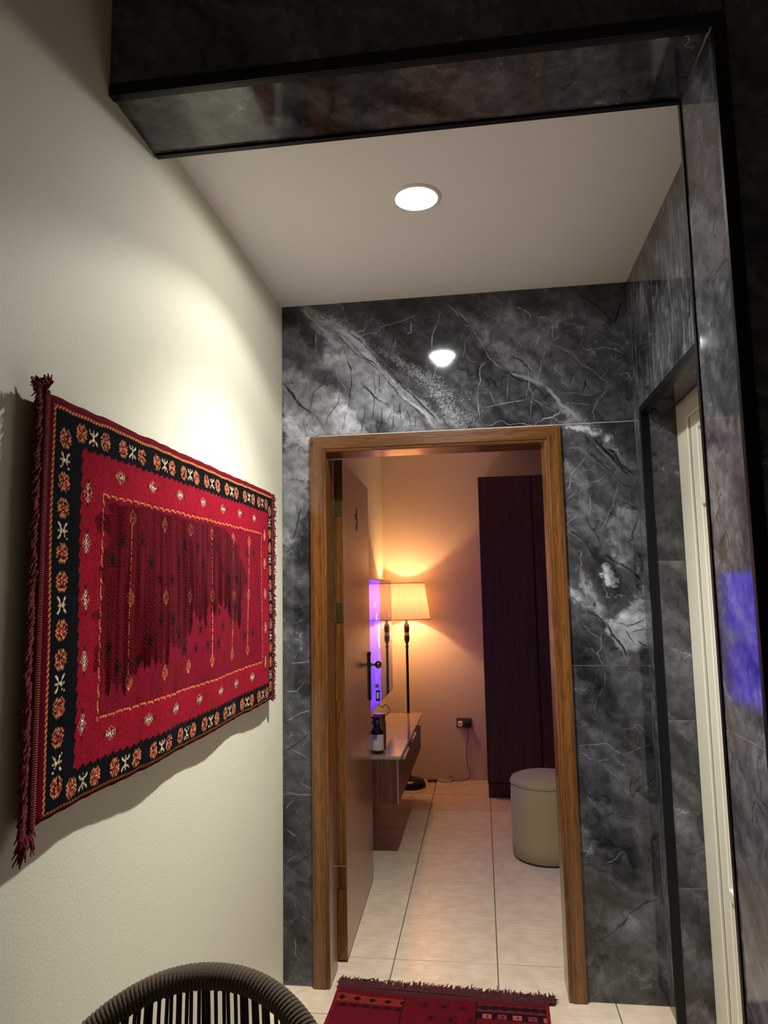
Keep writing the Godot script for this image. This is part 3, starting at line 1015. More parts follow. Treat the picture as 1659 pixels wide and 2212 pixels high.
func build_setting() -> void:
	# floor: grey joints, tiles of about 41 by 40 cm
	var floor_node := struct("floor", "beige stone-look tiled floor running through the doorway", "floor")
	part(floor_node, "joint_bed", span(Vector3(0, -0.06, ZB), Vector3(5.0, -0.003, 7.5)), M.joint)
	var xs := [0.0]
	var x := 0.40
	while x < 3.2:
		xs.append(x)
		x += 0.4135
	xs.append(3.2)
	var zs := [ZB]
	var z := -2.642
	while z < 4.4:
		zs.append(z)
		z += 0.401
	zs.append(4.4)
	var rng := RandomNumberGenerator.new()
	rng.seed = 4
	for i in xs.size() - 1:
		for j in zs.size() - 1:
			var lo := Vector3(xs[i] + 0.0021, -0.009, zs[j] + 0.0021)
			var hi := Vector3(xs[i + 1] - 0.0021, 0.0, zs[j + 1] - 0.0021)
			var st := begin()
			add_box(st, (lo + hi) / 2.0, hi - lo, 0.0003, 2, Vector2(rng.randf(), rng.randf()))
			part(floor_node, "tile", st.commit(), M.tile)
	# the floor behind and beside the camera, too far out of view to show its joints
	var rest := begin()
	add_box(rest, Vector3(1.6, -0.0045, 5.95), Vector3(3.196, 0.009, 3.096), 0.0003, 2)
	add_box(rest, Vector3(4.1, -0.0045, 4.35), Vector3(1.796, 0.009, 6.296), 0.0003, 2)
	part(floor_node, "tile_field", rest.commit(), M.tile)
	# left wall runs through both rooms
	var wl := struct("wall_left", "cream painted plaster wall that carries the red rug", "wall")
	part(wl, "plaster", span(Vector3(-0.12, 0, ZB - 0.1), Vector3(0, 3.7, 7.6)), M.wall)
	var wf := struct("wall_far", "plain painted far wall behind the floor lamp", "wall")
	part(wf, "plaster", span(Vector3(0, 0, ZB - 0.1), Vector3(3.3, 2.75, ZB)), M.room)
	var wrr := struct("wall_far_right", "painted side wall at the right of the far room", "wall")
	part(wrr, "plaster", span(Vector3(3.2, 0, ZB), Vector3(3.3, 2.75, -0.14)), M.room)
	var wfr := struct("wall_front", "plain cream end wall of the front room", "wall")
	part(wfr, "plaster", span(Vector3(0, 0, 7.5), Vector3(5.1, 3.7, 7.6)), M.wall)
	var wfs := struct("wall_front_right", "plain cream side wall of the front room", "wall")
	part(wfs, "plaster", span(Vector3(5.0, 0, 1.2), Vector3(5.1, 3.7, 7.5)), M.wall)
	var cf := struct("ceiling_front", "high white ceiling of the front room above the bulkhead", "ceiling")
	part(cf, "board", span(Vector3(0, 3.6, 1.19), Vector3(5.1, 3.7, 7.6)), M.ceiling)
	# ceiling over lobby and far room, with the hole of the downlight
	var ce := struct("ceiling", "flat white lobby ceiling with one recessed downlight", "ceiling")
	part(ce, "board", span(Vector3(0, CEIL, ZB), Vector3(3.3, CEIL + 0.08, -0.1)), M.ceiling)
	var cut := CSGCombiner3D.new()
	cut.name = "board_with_hole"
	ce.add_child(cut)
	var bd := CSGBox3D.new()
	bd.size = Vector3(1.7, 0.08, 1.35)
	bd.position = Vector3(0.85, CEIL + 0.04, 0.575)
	bd.material = M.ceiling
	cut.add_child(bd)
	var hole := CSGCylinder3D.new()
	hole.operation = CSGShape3D.OPERATION_SUBTRACTION
	hole.radius = 0.066
	hole.height = 0.3
	hole.sides = 48
	hole.position = Vector3(LAMP.x, CEIL, LAMP.z)
	hole.material = M.ceiling
	cut.add_child(hole)

	# back wall with the doorway
	var wb := struct("wall_back", "dark grey marble tiled wall around the wooden doorway", "wall")
	part(wb, "backing", span(Vector3(0, 0, -0.13), Vector3(0.16, CEIL, -0.0016)), M.grout)
	part(wb, "backing", span(Vector3(1.088, 0, -0.13), Vector3(3.2, CEIL, -0.0016)), M.grout)
	part(wb, "backing", span(Vector3(0.16, 2.088, -0.13), Vector3(1.088, CEIL, -0.0016)), M.grout)
	slab(wb, Vector3(0.001, 2.1265, -0.009), Vector3(1.4105, CEIL - 0.0002, 0), M.back)
	slab(wb, Vector3(0.001, 0.702, -0.009), Vector3(0.15, 2.1245, 0), M.back)
	slab(wb, Vector3(0.001, 0.002, -0.009), Vector3(0.15, 0.700, 0), M.back)
	slab(wb, Vector3(1.10, 1.1915, -0.009), Vector3(1.4105, 2.1235, 0), M.back)
	slab(wb, Vector3(1.10, 0.002, -0.009), Vector3(1.4105, 1.1895, 0), M.back)

	# right wall of the lobby with the recess of the white frame
	var wr := struct("wall_right", "marble tiled right wall with a black edged recess", "wall")
	part(wr, "backing", span(Vector3(1.4116, 0, -0.0016), Vector3(1.66, CEIL, 0.1234)), M.grout)
	part(wr, "backing", span(Vector3(1.418, 2.153, 0.117), Vector3(1.66, CEIL, 1.19)), M.grout)
	part(wr, "backing", span(Vector3(1.418, 0, 1.108), Vector3(1.66, 2.153, 1.19)), M.grout)
	part(wr, "backing", span(Vector3(1.60, 0, 0.117), Vector3(1.66, 2.153, 1.108)), M.grout)
	slab(wr, Vector3(1.41, 2.146, 0.001), Vector3(1.418, CEIL - 0.001, 1.189), M.run)
	slab(wr, Vector3(1.41, 1.190, 0.001), Vector3(1.418, 2.144, 0.124), M.run)
	slab(wr, Vector3(1.41, 0.2605, 0.001), Vector3(1.418, 1.188, 0.124), M.run)
	slab(wr, Vector3(1.41, 0.002, 0.001), Vector3(1.418, 0.2585, 0.124), M.run)
	slab(wr, Vector3(1.411, 1.573, 0.117), Vector3(1.532, 2.144, 0.125), M.stock)
	slab(wr, Vector3(1.411, 1.012, 0.117), Vector3(1.532, 1.571, 0.125), M.stock)
	slab(wr, Vector3(1.411, 0.450, 0.117), Vector3(1.532, 1.010, 0.125), M.stock)
	slab(wr, Vector3(1.411, 0.002, 0.117), Vector3(1.532, 0.448, 0.125), M.stock)
	slab(wr, Vector3(1.419, 2.145, 0.126), Vector3(1.532, 2.153, 1.099), M.stock)
	slab(wr, Vector3(1.411, 0.002, 1.10), Vector3(1.532, 2.144, 1.108), M.stock)
	slab(wr, Vector3(1.41, 0.002, 1.109), Vector3(1.418, 2.144, 1.189), M.run)

	# bulkhead and pier that frame the lobby
	var bh := struct("wall_bulkhead", "dark marble clad bulkhead hanging across the lobby entrance", "wall")
	part(bh, "backing", span(Vector3(0, 2.618, 1.198), Vector3(5.0, 3.6, 1.407)), M.grout)
	slab(bh, Vector3(0.001, 2.61, 1.192), Vector3(1.2985, 2.618, 1.409), M.stock)
	slab(bh, Vector3(0.001, 2.619, 1.407), Vector3(1.325, 3.6, 1.415), M.stock)
	slab(bh, Vector3(0.001, 2.619, 1.19), Vector3(1.289, 2.689, 1.198), M.stock)
	var pr := struct("wall_pier", "dark marble clad pier at the right of the lobby entrance", "wall")
	part(pr, "backing", span(Vector3(1.305, 0, 1.198), Vector3(5.0, 2.618, 1.407)), M.grout)
	# the inner face stands a little askew, turned 1.3 degrees towards the front
	part(pr, "backing", span(Vector3(0.0016, 0.001, 0.004), Vector3(0.010, 2.612, 0.216)), M.grout, Vector3(1.2985, 0, 1.19), Vector3(0, deg_to_rad(1.3), 0))
	for r in [[2.119, 2.609], [1.180, 2.117], [0.002, 1.178]]:
		part(pr, "tile", span(Vector3(0, r[0], 0.002), Vector3(0.008, r[1], 0.219), 0.0008), M.pale, Vector3(1.2985, 0, 1.19), Vector3(0, deg_to_rad(1.3), 0))
	slab(pr, Vector3(1.327, 1.505, 1.407), Vector3(2.6, 3.6, 1.415), M.stock)
	slab(pr, Vector3(2.602, 0.002, 1.407), Vector3(4.999, 3.6, 1.415), M.stock)
	slab(pr, Vector3(1.327, 0.002, 1.407), Vector3(2.6, 1.503, 1.415), M.stock)
	slab(pr, Vector3(1.2985, 0.002, 1.184), Vector3(1.419, CEIL, 1.192), M.stock)

	build_trims()
	build_doorway()
	build_white_frame()

func trim(called: String, label: String, boxes: Array, m: Material) -> Node3D:
	var o := struct(called, label, "trim")
	var st := begin()
	for b in boxes:
		add_box(st, (b[0] + b[1]) / 2.0, b[1] - b[0], 0.0009, 1)
	part(o, "profile", st.commit(), m)
	return o

func build_trims() -> void:
	# black angle profiles on every outer corner of the stone
	trim("trim_1", "black metal edge profile along the front of the bulkhead", [[Vector3(0.001, 2.604, 1.412), Vector3(1.327, 2.634, 1.4185)], [Vector3(0.001, 2.6045, 1.396), Vector3(1.298, 2.6115, 1.412)]], M.black)
	trim("trim_2", "black metal edge profile along the rear of the bulkhead soffit", [[Vector3(0.004, 2.603, 1.1785), Vector3(1.296, 2.6115, 1.194)], [Vector3(0.004, 2.6115, 1.178), Vector3(1.296, 2.628, 1.190)]], M.black)
	trim("trim_3", "black metal edge profile up the front corner of the pier", [[Vector3(1.300, 0.001, 1.412), Vector3(1.327, 2.604, 1.4185)], [Vector3(1.3005, 0.001, 1.401), Vector3(1.306, 2.6035, 1.412)]], M.black)
	trim("trim_4", "black metal edge profile up the rear corner of the pier", [[Vector3(1.2945, 0.001, 1.1795), Vector3(1.3005, 2.603, 1.1945)]], M.black)
	trim("trim_5", "black metal edge profile down the far corner of the recess", [[Vector3(1.405, 0.001, 0.112), Vector3(1.412, 2.1475, 0.124)], [Vector3(1.4055, 0.001, 0.124), Vector3(1.4355, 2.126, 0.1285)]], M.black)
	trim("trim_6", "black metal edge profile across the head of the recess", [[Vector3(1.405, 2.1245, 0.124), Vector3(1.412, 2.148, 1.0965)], [Vector3(1.412, 2.124, 0.1285), Vector3(1.432, 2.146, 1.0965)]], M.black)
	trim("trim_7", "black metal edge profile down the near corner of the recess", [[Vector3(1.405, 0.001, 1.0965), Vector3(1.412, 2.148, 1.112)], [Vector3(1.412, 0.001, 1.0965), Vector3(1.432, 2.124, 1.101)]], M.black)

# a moulding swept round the three sides of a door: profile points are (distance from the outer edge, height above the wall)
func casing(kind: String, prof: Array, xl: float, xr: float, top: float) -> ArrayMesh:
	var st := begin()
	var u := 0.0
	for i in prof.size() - 1:
		var p: Vector2 = prof[i]
		var q: Vector2 = prof[i + 1]
		var u2 := u + p.distance_to(q)
		if kind == "left":
			quad(st, Vector3(xl + p.x, 0.002, p.y), Vector3(xl + q.x, 0.002, q.y), Vector3(xl + q.x, top - q.x, q.y), Vector3(xl + p.x, top - p.x, p.y), Vector2(u, 0), Vector2(u2, 0), Vector2(u2, -top), Vector2(u, -top))
		elif kind == "right":
			quad(st, Vector3(xr - q.x, 0.002, q.y), Vector3(xr - p.x, 0.002, p.y), Vector3(xr - p.x, top - p.x, p.y), Vector3(xr - q.x, top - q.x, q.y), Vector2(u2, 0.37), Vector2(u, 0.37), Vector2(u, 0.37 - top), Vector2(u2, 0.37 - top))
		else:
			quad(st, Vector3(xl + q.x, top - q.x, q.y), Vector3(xr - q.x, top - q.x, q.y), Vector3(xr - p.x, top - p.x, p.y), Vector3(xl + p.x, top - p.x, p.y), Vector2(u2 + 0.1, 0), Vector2(u2 + 0.1, xr - xl), Vector2(u + 0.1, xr - xl), Vector2(u + 0.1, 0))
		u = u2
	return st.commit()

func build_doorway() -> void:
	var fr := struct("trim_8", "varnished brown wooden door frame set in the marble wall", "door frame")
	var prof := [Vector2(0, -0.012), Vector2(0, 0.013), Vector2(0.002, 0.016), Vector2(0.050, 0.017), Vector2(0.0525, 0.0155), Vector2(0.0535, 0.0125), Vector2(0.0555, 0.0125), Vector2(0.057, 0.015), Vector2(0.062, 0.0135), Vector2(0.0655, 0.009), Vector2(0.066, 0.0), Vector2(0.066, -0.012)]
	part(fr, "casing", casing("left", prof, 0.121, 1.128, 2.119), M.frame)
	part(fr, "casing", casing("right", prof, 0.121, 1.128, 2.119), M.frame)
	part(fr, "head_casing", casing("head", prof, 0.121, 1.128, 2.119), M.frame)
	part(fr, "jamb", span(Vector3(0.160, 0.002, -0.132), Vector3(0.1865, 2.0875, -0.010)), M.frame)
	part(fr, "jamb", span(Vector3(1.0625, 0.002, -0.132), Vector3(1.088, 2.0875, -0.010)), M.frame)
	part(fr, "head", span(Vector3(0.1865, 2.0535, -0.132), Vector3(1.0625, 2.0875, -0.010), 0.0008, 0), M.frame)
	# open leaf, hinged on the left and swung into the far room
	var d := struct("door_1", "open brown veneered door leaf swung into the far room", "door", Vector3(0.197, 0.008, -0.188))
	d.rotation.y = deg_to_rad(1.5)
	part(d, "leaf", box(Vector3(0.038, 2.048, 0.842), 0.0015, 1, Vector2(0.13, 0.2)), M.leaf, Vector3(0, 1.026, -0.421))
	var edge := part(d, "lipping", box(Vector3(0.0385, 2.048, 0.006), 0.001, 1), M.frame, Vector3(0, 1.026, -0.0015))
	for y in [1.845, 1.390, 0.32]:
		var hg := part(d, "hinge", box(Vector3(0.033, 0.085, 0.003), 0.0006), M.brass, Vector3(-0.001, y, 0.0022))
		var kn := begin()
		add_lathe(kn, [Vector2(0, -0.045), Vector2(0.005, -0.043), Vector2(0.005, 0.043), Vector2(0, 0.045)], 12)
		part(hg, "knuckle", kn.commit(), M.brass, Vector3(-0.0195, 0, 0.003))
		for sy in [-0.028, 0.0, 0.028]:
			part(hg, "screw", lathe([Vector2(0, 0), Vector2(0.0032, 0.0), Vector2(0.0028, 0.0012), Vector2(0, 0.0014)], 10), M.bronze, Vector3(0.004 if sy == 0.0 else 0.009, sy, 0.0012), Vector3(PI / 2, 0, 0))
	# long plate with a ball knob, key hole below
	var hp := part(d, "handle_plate", box(Vector3(0.009, 0.242, 0.042), 0.003), M.bronze, Vector3(0.0225, 1.036, -0.788))
	for e in [-1.0, 1.0]:
		part(hp, "plate_end", box(Vector3(0.013, 0.022, 0.046), 0.005), M.bronze, Vector3(0.0005, 0.115 * e, 0))
	var kb := begin()
	add_lathe(kb, [Vector2(0, 0), Vector2(0.013, 0.0), Vector2(0.012, 0.004), Vector2(0.006, 0.008), Vector2(0.0055, 0.022), Vector2(0.011, 0.026), Vector2(0.018, 0.033), Vector2(0.0205, 0.042), Vector2(0.018, 0.051), Vector2(0.010, 0.057), Vector2(0, 0.0585)], 24)
	part(d, "knob", kb.commit(), M.brass, Vector3(0.027, 1.094, -0.788), Vector3(0, 0, -PI / 2))
	# hand-drawn mark on the upper half of the leaf
	var mk := begin()
	for ln in [[[0.0, 0.05], [0.006, 0.02], [0.002, -0.004], [-0.014, 0.004], [-0.012, 0.022], [0.004, 0.014], [0.012, -0.012], [0.008, -0.03]], [[-0.012, -0.02], [-0.002, -0.03], [-0.010, -0.046]], [[0.010, -0.034], [0.004, -0.05]]]:
		var pth := []
		for q in ln:
			pth.append(Vector3(0, q[1] * 1.1, -q[0] * 2.6))
		add_tube(mk, smooth_path(pth, 6), 0.0016, 5)
	part(d, "mark", mk.commit(), M.veneer, Vector3(0.0195, 1.83, -0.40))

	# bent nail in the upper left corner of the casing
	var nl := thing("nail", "small bent black nail in the corner of the door frame", "nail", Vector3(0.131, 2.094, 0.0165))
	part(nl, "shank", tube(smooth_path([Vector3(0.003, 0.005, 0), Vector3(0.002, 0.0, 0.008), Vector3(-0.001, -0.007, 0.009), Vector3(-0.002, -0.012, 0.006)], 6), 0.0013, 6), M.blackplastic)
	part(nl, "head", lathe([Vector2(0, 0), Vector2(0.003, 0), Vector2(0.003, 0.001), Vector2(0, 0.0015)], 10), M.blackplastic, Vector3(-0.002, -0.0125, 0.006), Vector3(1.2, 0, 0))

	# key with a tag hanging from the lock
	var kt := thing("key_with_tag", "key in the door lock with a dark blue plastic name tag", "key", Vector3(0.2025, 0.992, -0.975))
	var ks := begin()
	add_tube(ks, [Vector3(0, 0, 0), Vector3(0.026, 0, 0)], 0.0022, 6)
	add_box(ks, Vector3(0.034, 0, 0), Vector3(0.018, 0.020, 0.0025), 0.001)
	part(kt, "key", ks.commit(), M.steel)
	var ring := []
	for k in 16:
		ring.append(Vector3(0.038 + 0.007 * cos(TAU * k / 16), -0.014 + 0.009 * sin(TAU * k / 16), 0))
	part(kt, "ring", tube(ring, 0.0009, 5, true), M.steel)
	var tg := part(kt, "tag", box(Vector3(0.022, 0.056, 0.005), 0.0024), mat(srgb(28, 30, 96), 0.35), Vector3(0.038, -0.050, 0))
	part(tg, "paper", box(Vector3(0.0135, 0.032, 0.0056), 0.0004), mat(srgb(214, 206, 214), 0.6), Vector3(0, 0.001, 0))

func build_white_frame() -> void:
	var X := 1.532
	var o := struct("door_2", "white framed door set in the black edged recess", "door")
	var st := begin()
	add_box(st, Vector3(X + 0.03, 1.07, 0.192), Vector3(0.06, 2.14, 0.13), 0.002)
	part(o, "stile_frame", st.commit(), M.upvc)
	part(o, "stile_frame", span(Vector3(X, 0.002, 1.03), Vector3(X + 0.06, 2.14, 1.098), 0.002), M.upvc)
	part(o, "head_frame", span(Vector3(X, 2.075, 0.257), Vector3(X + 0.06, 2.143, 1.03), 0.002), M.upvc)
	var bead := begin()
	add_box(bead, Vector3(X + 0.002, 1.04, 0.262), Vector3(0.012, 2.06, 0.010), 0.003)
	add_box(bead, Vector3(X + 0.002, 2.07, 0.65), Vector3(0.012, 0.010, 0.77), 0.003)
	part(o, "bead", bead.commit(), M.upvc)
	part(o, "gasket", span(Vector3(X + 0.014, 0.002, 0.266), Vector3(X + 0.05, 2.068, 0.273), 0.0005), M.gasket)
	var sash := part(o, "sash", span(Vector3(X + 0.004, 0.03, 0.273), Vector3(X + 0.06, 2.066, 0.345), 0.004), M.upvc)
	part(o, "sash_head", span(Vector3(X + 0.004, 2.008, 0.345), Vector3(X + 0.06, 2.066, 1.03), 0.004), M.upvc)
	for y in [1.765, 0.520, 0.075]:
		part(o, "glazing_bar", span(Vector3(X + 0.002, y - 0.018, 0.345), Vector3(X + 0.06, y + 0.018, 1.03), 0.004), M.upvc)
	var pn := 0
	for r in [[1.783, 2.008], [0.538, 1.747], [0.093, 0.502]]:
		var f := begin()
		add_box(f, Vector3(X + 0.032, (r[0] + r[1]) / 2.0, 0.352), Vector3(0.04, r[1] - r[0], 0.014), 0.003)
		part(o, "glazing_bead", f.commit(), M.upvc)
		part(o, "panel", span(Vector3(X + 0.044, r[0], 0.352), Vector3(X + 0.05, r[1], 1.03), 0.0006), M.panel)

# ---------------------------------------------------------------- the things
const LAMP := Vector3(0.640, 2.69, 0.742)

func build_downlight() -> void:
	var o := thing("ceiling_downlight", "round white recessed downlight shining in the lobby ceiling", "light", LAMP)
	part(o, "rim", lathe([Vector2(0.062, 0.001), Vector2(0.062, -0.002), Vector2(0.0655, -0.005), Vector2(0.072, -0.0045), Vector2(0.078, -0.0015), Vector2(0.078, 0.0)], 64), mat(srgb(236, 234, 230), 0.35))
	var white := mat(srgb(240, 240, 240), 0.35)
	part(o, "reflector", lathe([Vector2(0.030, 0.046), Vector2(0.040, 0.034), Vector2(0.052, 0.018), Vector2(0.060, 0.006), Vector2(0.062, 0.0)], 64), white)
	var glow := mat(Color.WHITE, 0.4)
	glow.emission_enabled = true
	glow.emission = Color(1.0, 0.98, 0.93)
	glow.emission_energy_multiplier = 6.0
	part(o, "light_lens", lathe([Vector2(0, 0.036), Vector2(0.020, 0.037), Vector2(0.030, 0.041), Vector2(0.031, 0.046)], 48), glow)
	var ring := mat(srgb(225, 228, 230), 0.4)
	part(o, "lens_ring", lathe([Vector2(0.031, 0.044), Vector2(0.033, 0.038), Vector2(0.038, 0.037), Vector2(0.040, 0.042)], 48), ring)
	var b := AreaLight3D.new()
	b.name = "downlight_flood"
	o.add_child(b)
	b.position = Vector3(0, 0.029, 0)
	b.rotation_degrees = Vector3(-90, 0, 0)
	b.area_size = Vector2(0.024, 0.024)
	b.area_range = 12.0
	b.light_energy = FLOOD
	b.light_color = Color(1.0, 0.995, 0.965)
	b.shadow_enabled = true
	var s := SpotLight3D.new()
	s.name = "downlight_beam"
	o.add_child(s)
	s.position = Vector3(0, 0.028, 0)
	s.rotation_degrees = Vector3(-90, 0, 0)
	s.spot_angle = 52.0
	s.spot_angle_attenuation = 1.0
	s.spot_range = 12.0
	s.spot_attenuation = 2.0
	s.light_size = 0.02
	s.light_energy = BEAM
	s.light_color = Color(1.0, 0.995, 0.965)
	s.shadow_enabled = true
	# stray light of the lit reflector, wide of the beam
	var a := SpotLight3D.new()
	a.name = "downlight_glow"
	o.add_child(a)
	a.position = Vector3(0, -0.004, 0)
	a.rotation_degrees = Vector3(-90, 0, 0)
	a.spot_angle = 89.0
	a.spot_angle_attenuation = 0.15
	a.spot_range = 12.0
	a.spot_attenuation = 2.0
	a.light_size = 0.045
	a.light_energy = GLOW
	a.light_color = Color(1.0, 0.995, 0.975)
	a.shadow_enabled = true

func build_wall_rug() -> void:
	var o := thing("wall_rug", "red and black patterned pile rug hung sideways on the cream wall", "rug", Vector3(0.012, 1.095, 0.942))
	# pile panel: a gently waved sheet with thickness, seen from +x; left end towards +z
	var nx := 140
	var ny := 70
	var wave := FastNoiseLite.new()
	wave.seed = 5
	wave.frequency = 2.2
	wave.fractal_octaves = 2
	var g := []
	for j in ny + 1:
		for i in nx + 1:
			var u := float(i) / nx
			var v := float(j) / ny
			var bow := 0.004 * wave.get_noise_2d(u * 1.4, v * 0.4) + 0.003 * sin(u * 21.0 + 1.5 * v) * smoothstep(0.25, 0.6, v)
			var ed := minf(minf(u, 1.0 - u) * RUG_L, minf(v, 1.0 - v) * RUG_H)
			var round_off := 0.008 * (1.0 - smoothstep(0.0, 0.014, ed))
			var sag := 0.008 * v * (1.0 - v) * 4.0 * sin(u * PI)
			var y := RUG_H * (1.0 - v) + 0.010 * (u - 0.5) - 0.006 * sin(u * PI) * v + 0.0025 * wave.get_noise_2d(u * 9.0, 3.0 + v)
			g.append(Vector3(0.020 + bow + sag - round_off, y, RUG_L * (0.5 - u)))
	var st := begin()
	for j in ny:
		for i in nx:
			var a: Vector3 = g[(j + 1) * (nx + 1) + i]
			var b: Vector3 = g[(j + 1) * (nx + 1) + i + 1]
			var c: Vector3 = g[j * (nx + 1) + i + 1]
			var d: Vector3 = g[j * (nx + 1) + i]
			var u0 := float(i) / nx
			var u1 := float(i + 1) / nx
			var v0 := float(j) / ny
			var v1 := float(j + 1) / ny
			st.set_smooth_group(0)
			for t in [[a, b, c, Vector2(u0, v1), Vector2(u1, v1), Vector2(u1, v0)], [a, c, d, Vector2(u0, v1), Vector2(u1, v0), Vector2(u0, v0)]]:
				for k in [0, 2, 1]:
					st.set_uv(t[3 + k])
					st.add_vertex(t[k])
	# rim that turns back to the wall
	var rim := []
	for i in nx + 1:
		rim.append(i)
	for j in range(1, ny + 1):
		rim.append(j * (nx + 1) + nx)
	for i in range(nx - 1, -1, -1):
		rim.append(ny * (nx + 1) + i)
	for j in range(ny - 1, 0, -1):
		rim.append(j * (nx + 1))
	for k in rim.size():
		var p: Vector3 = g[rim[k]]
		var q: Vector3 = g[rim[(k + 1) % rim.size()]]
		var pb := Vector3(0.001, p.y, p.z)
		var qb := Vector3(0.001, q.y, q.z)
		st.set_smooth_group(1)
		for t in [[p, q, qb], [p, qb, pb]]:
			for e in [0, 2, 1]:
				st.set_uv(Vector2(0.004, 0.004))
				st.add_vertex(t[e])
	st.index()
	st.generate_normals()
	st.generate_tangents()
	var m := mat(Color.WHITE, 0.95)
	m.albedo_texture = texture(wall_rug_image())
	m.normal_enabled = true
	m.normal_texture = texture(nap_image())
	m.normal_scale = 1.0
	m.heightmap_enabled = true
	m.heightmap_scale = 0.12
	m.heightmap_texture = texture(grey_image(91, 0.28, 1024, 550, 3))
	m.rim_enabled = true
	m.rim = 0.03
	m.rim_tint = 0.9
	m.metallic_specular = 0.12
	part(o, "pile_panel", st.commit(), m)
	# thick selvedge with a row of stitches on the near side
	var hem := cloth(srgb(96, 10, 26), 61, 0.05)
	var tuft := cloth(srgb(112, 12, 30), 63, 0.05)
	var z0 := RUG_L / 2.0
	var line := []
	for k in 30:
		var v := k / 29.0
		line.append(Vector3(0.014 + 0.002 * sin(k * 1.7), RUG_H * (1.0 - v) - 0.005, z0 + 0.006))
	part(o, "selvedge", tube(line, 0.011, 10), hem)
	var sts := begin()
	for k in 190:
		var y := RUG_H * (1.0 - (k + 0.5) / 190.0) - 0.005
		add_tube(sts, [Vector3(0.024, y + 0.001, z0 + 0.012), Vector3(0.0265, y, z0 + 0.005), Vector3(0.023, y - 0.001, z0 - 0.003)], 0.0011, 4)
	var stitch := part(o, "stitching", sts.commit(), mat(srgb(150, 60, 60), 0.9))
	stitch.set_meta("kind", "stuff")
	var f1 := begin()
	var rng := RandomNumberGenerator.new()
	rng.seed = 9
	var dense := tassels(Vector3(0.012, RUG_H, z0 + 0.012), Vector3(0.012, -0.005, z0 + 0.012), Vector3(0.25, -0.7, 0.8), Vector3(0, -0.5, 0), 1300, 0.021, 3, Vector3(1, 0, 0))
	var near := part(o, "fringe", dense, tuft)
	near.set_meta("kind", "stuff")
	var corner := part(o, "fringe", tassels(Vector3(0.012, RUG_H + 0.004, z0 - 0.012), Vector3(0.012, RUG_H - 0.012, z0 + 0.028), Vector3(0.4, 0.55, 0.5), Vector3(0, -0.25, 0.3), 110, 0.027, 13, Vector3(1, 0, 0)), tuft)
	corner.set_meta("kind", "stuff")
	var far := part(o, "fringe", tassels(Vector3(0.012, RUG_H, -z0), Vector3(0.012, 0.0, -z0), Vector3(0.2, -0.1, -1), Vector3(0, -0.2, 0), 700, 0.026, 23, Vector3(1, 0, 0)), tuft)
	far.set_meta("kind", "stuff")
	var low := part(o, "fringe", tassels(Vector3(0.012, 0.01, z0 - 0.004), Vector3(0.012, -0.012, z0 + 0.02), Vector3(0.2, -0.9, 0.5), Vector3(0, -0.3, 0), 80, 0.036, 33, Vector3(1, 0, 0)), tuft)
	low.set_meta("kind", "stuff")

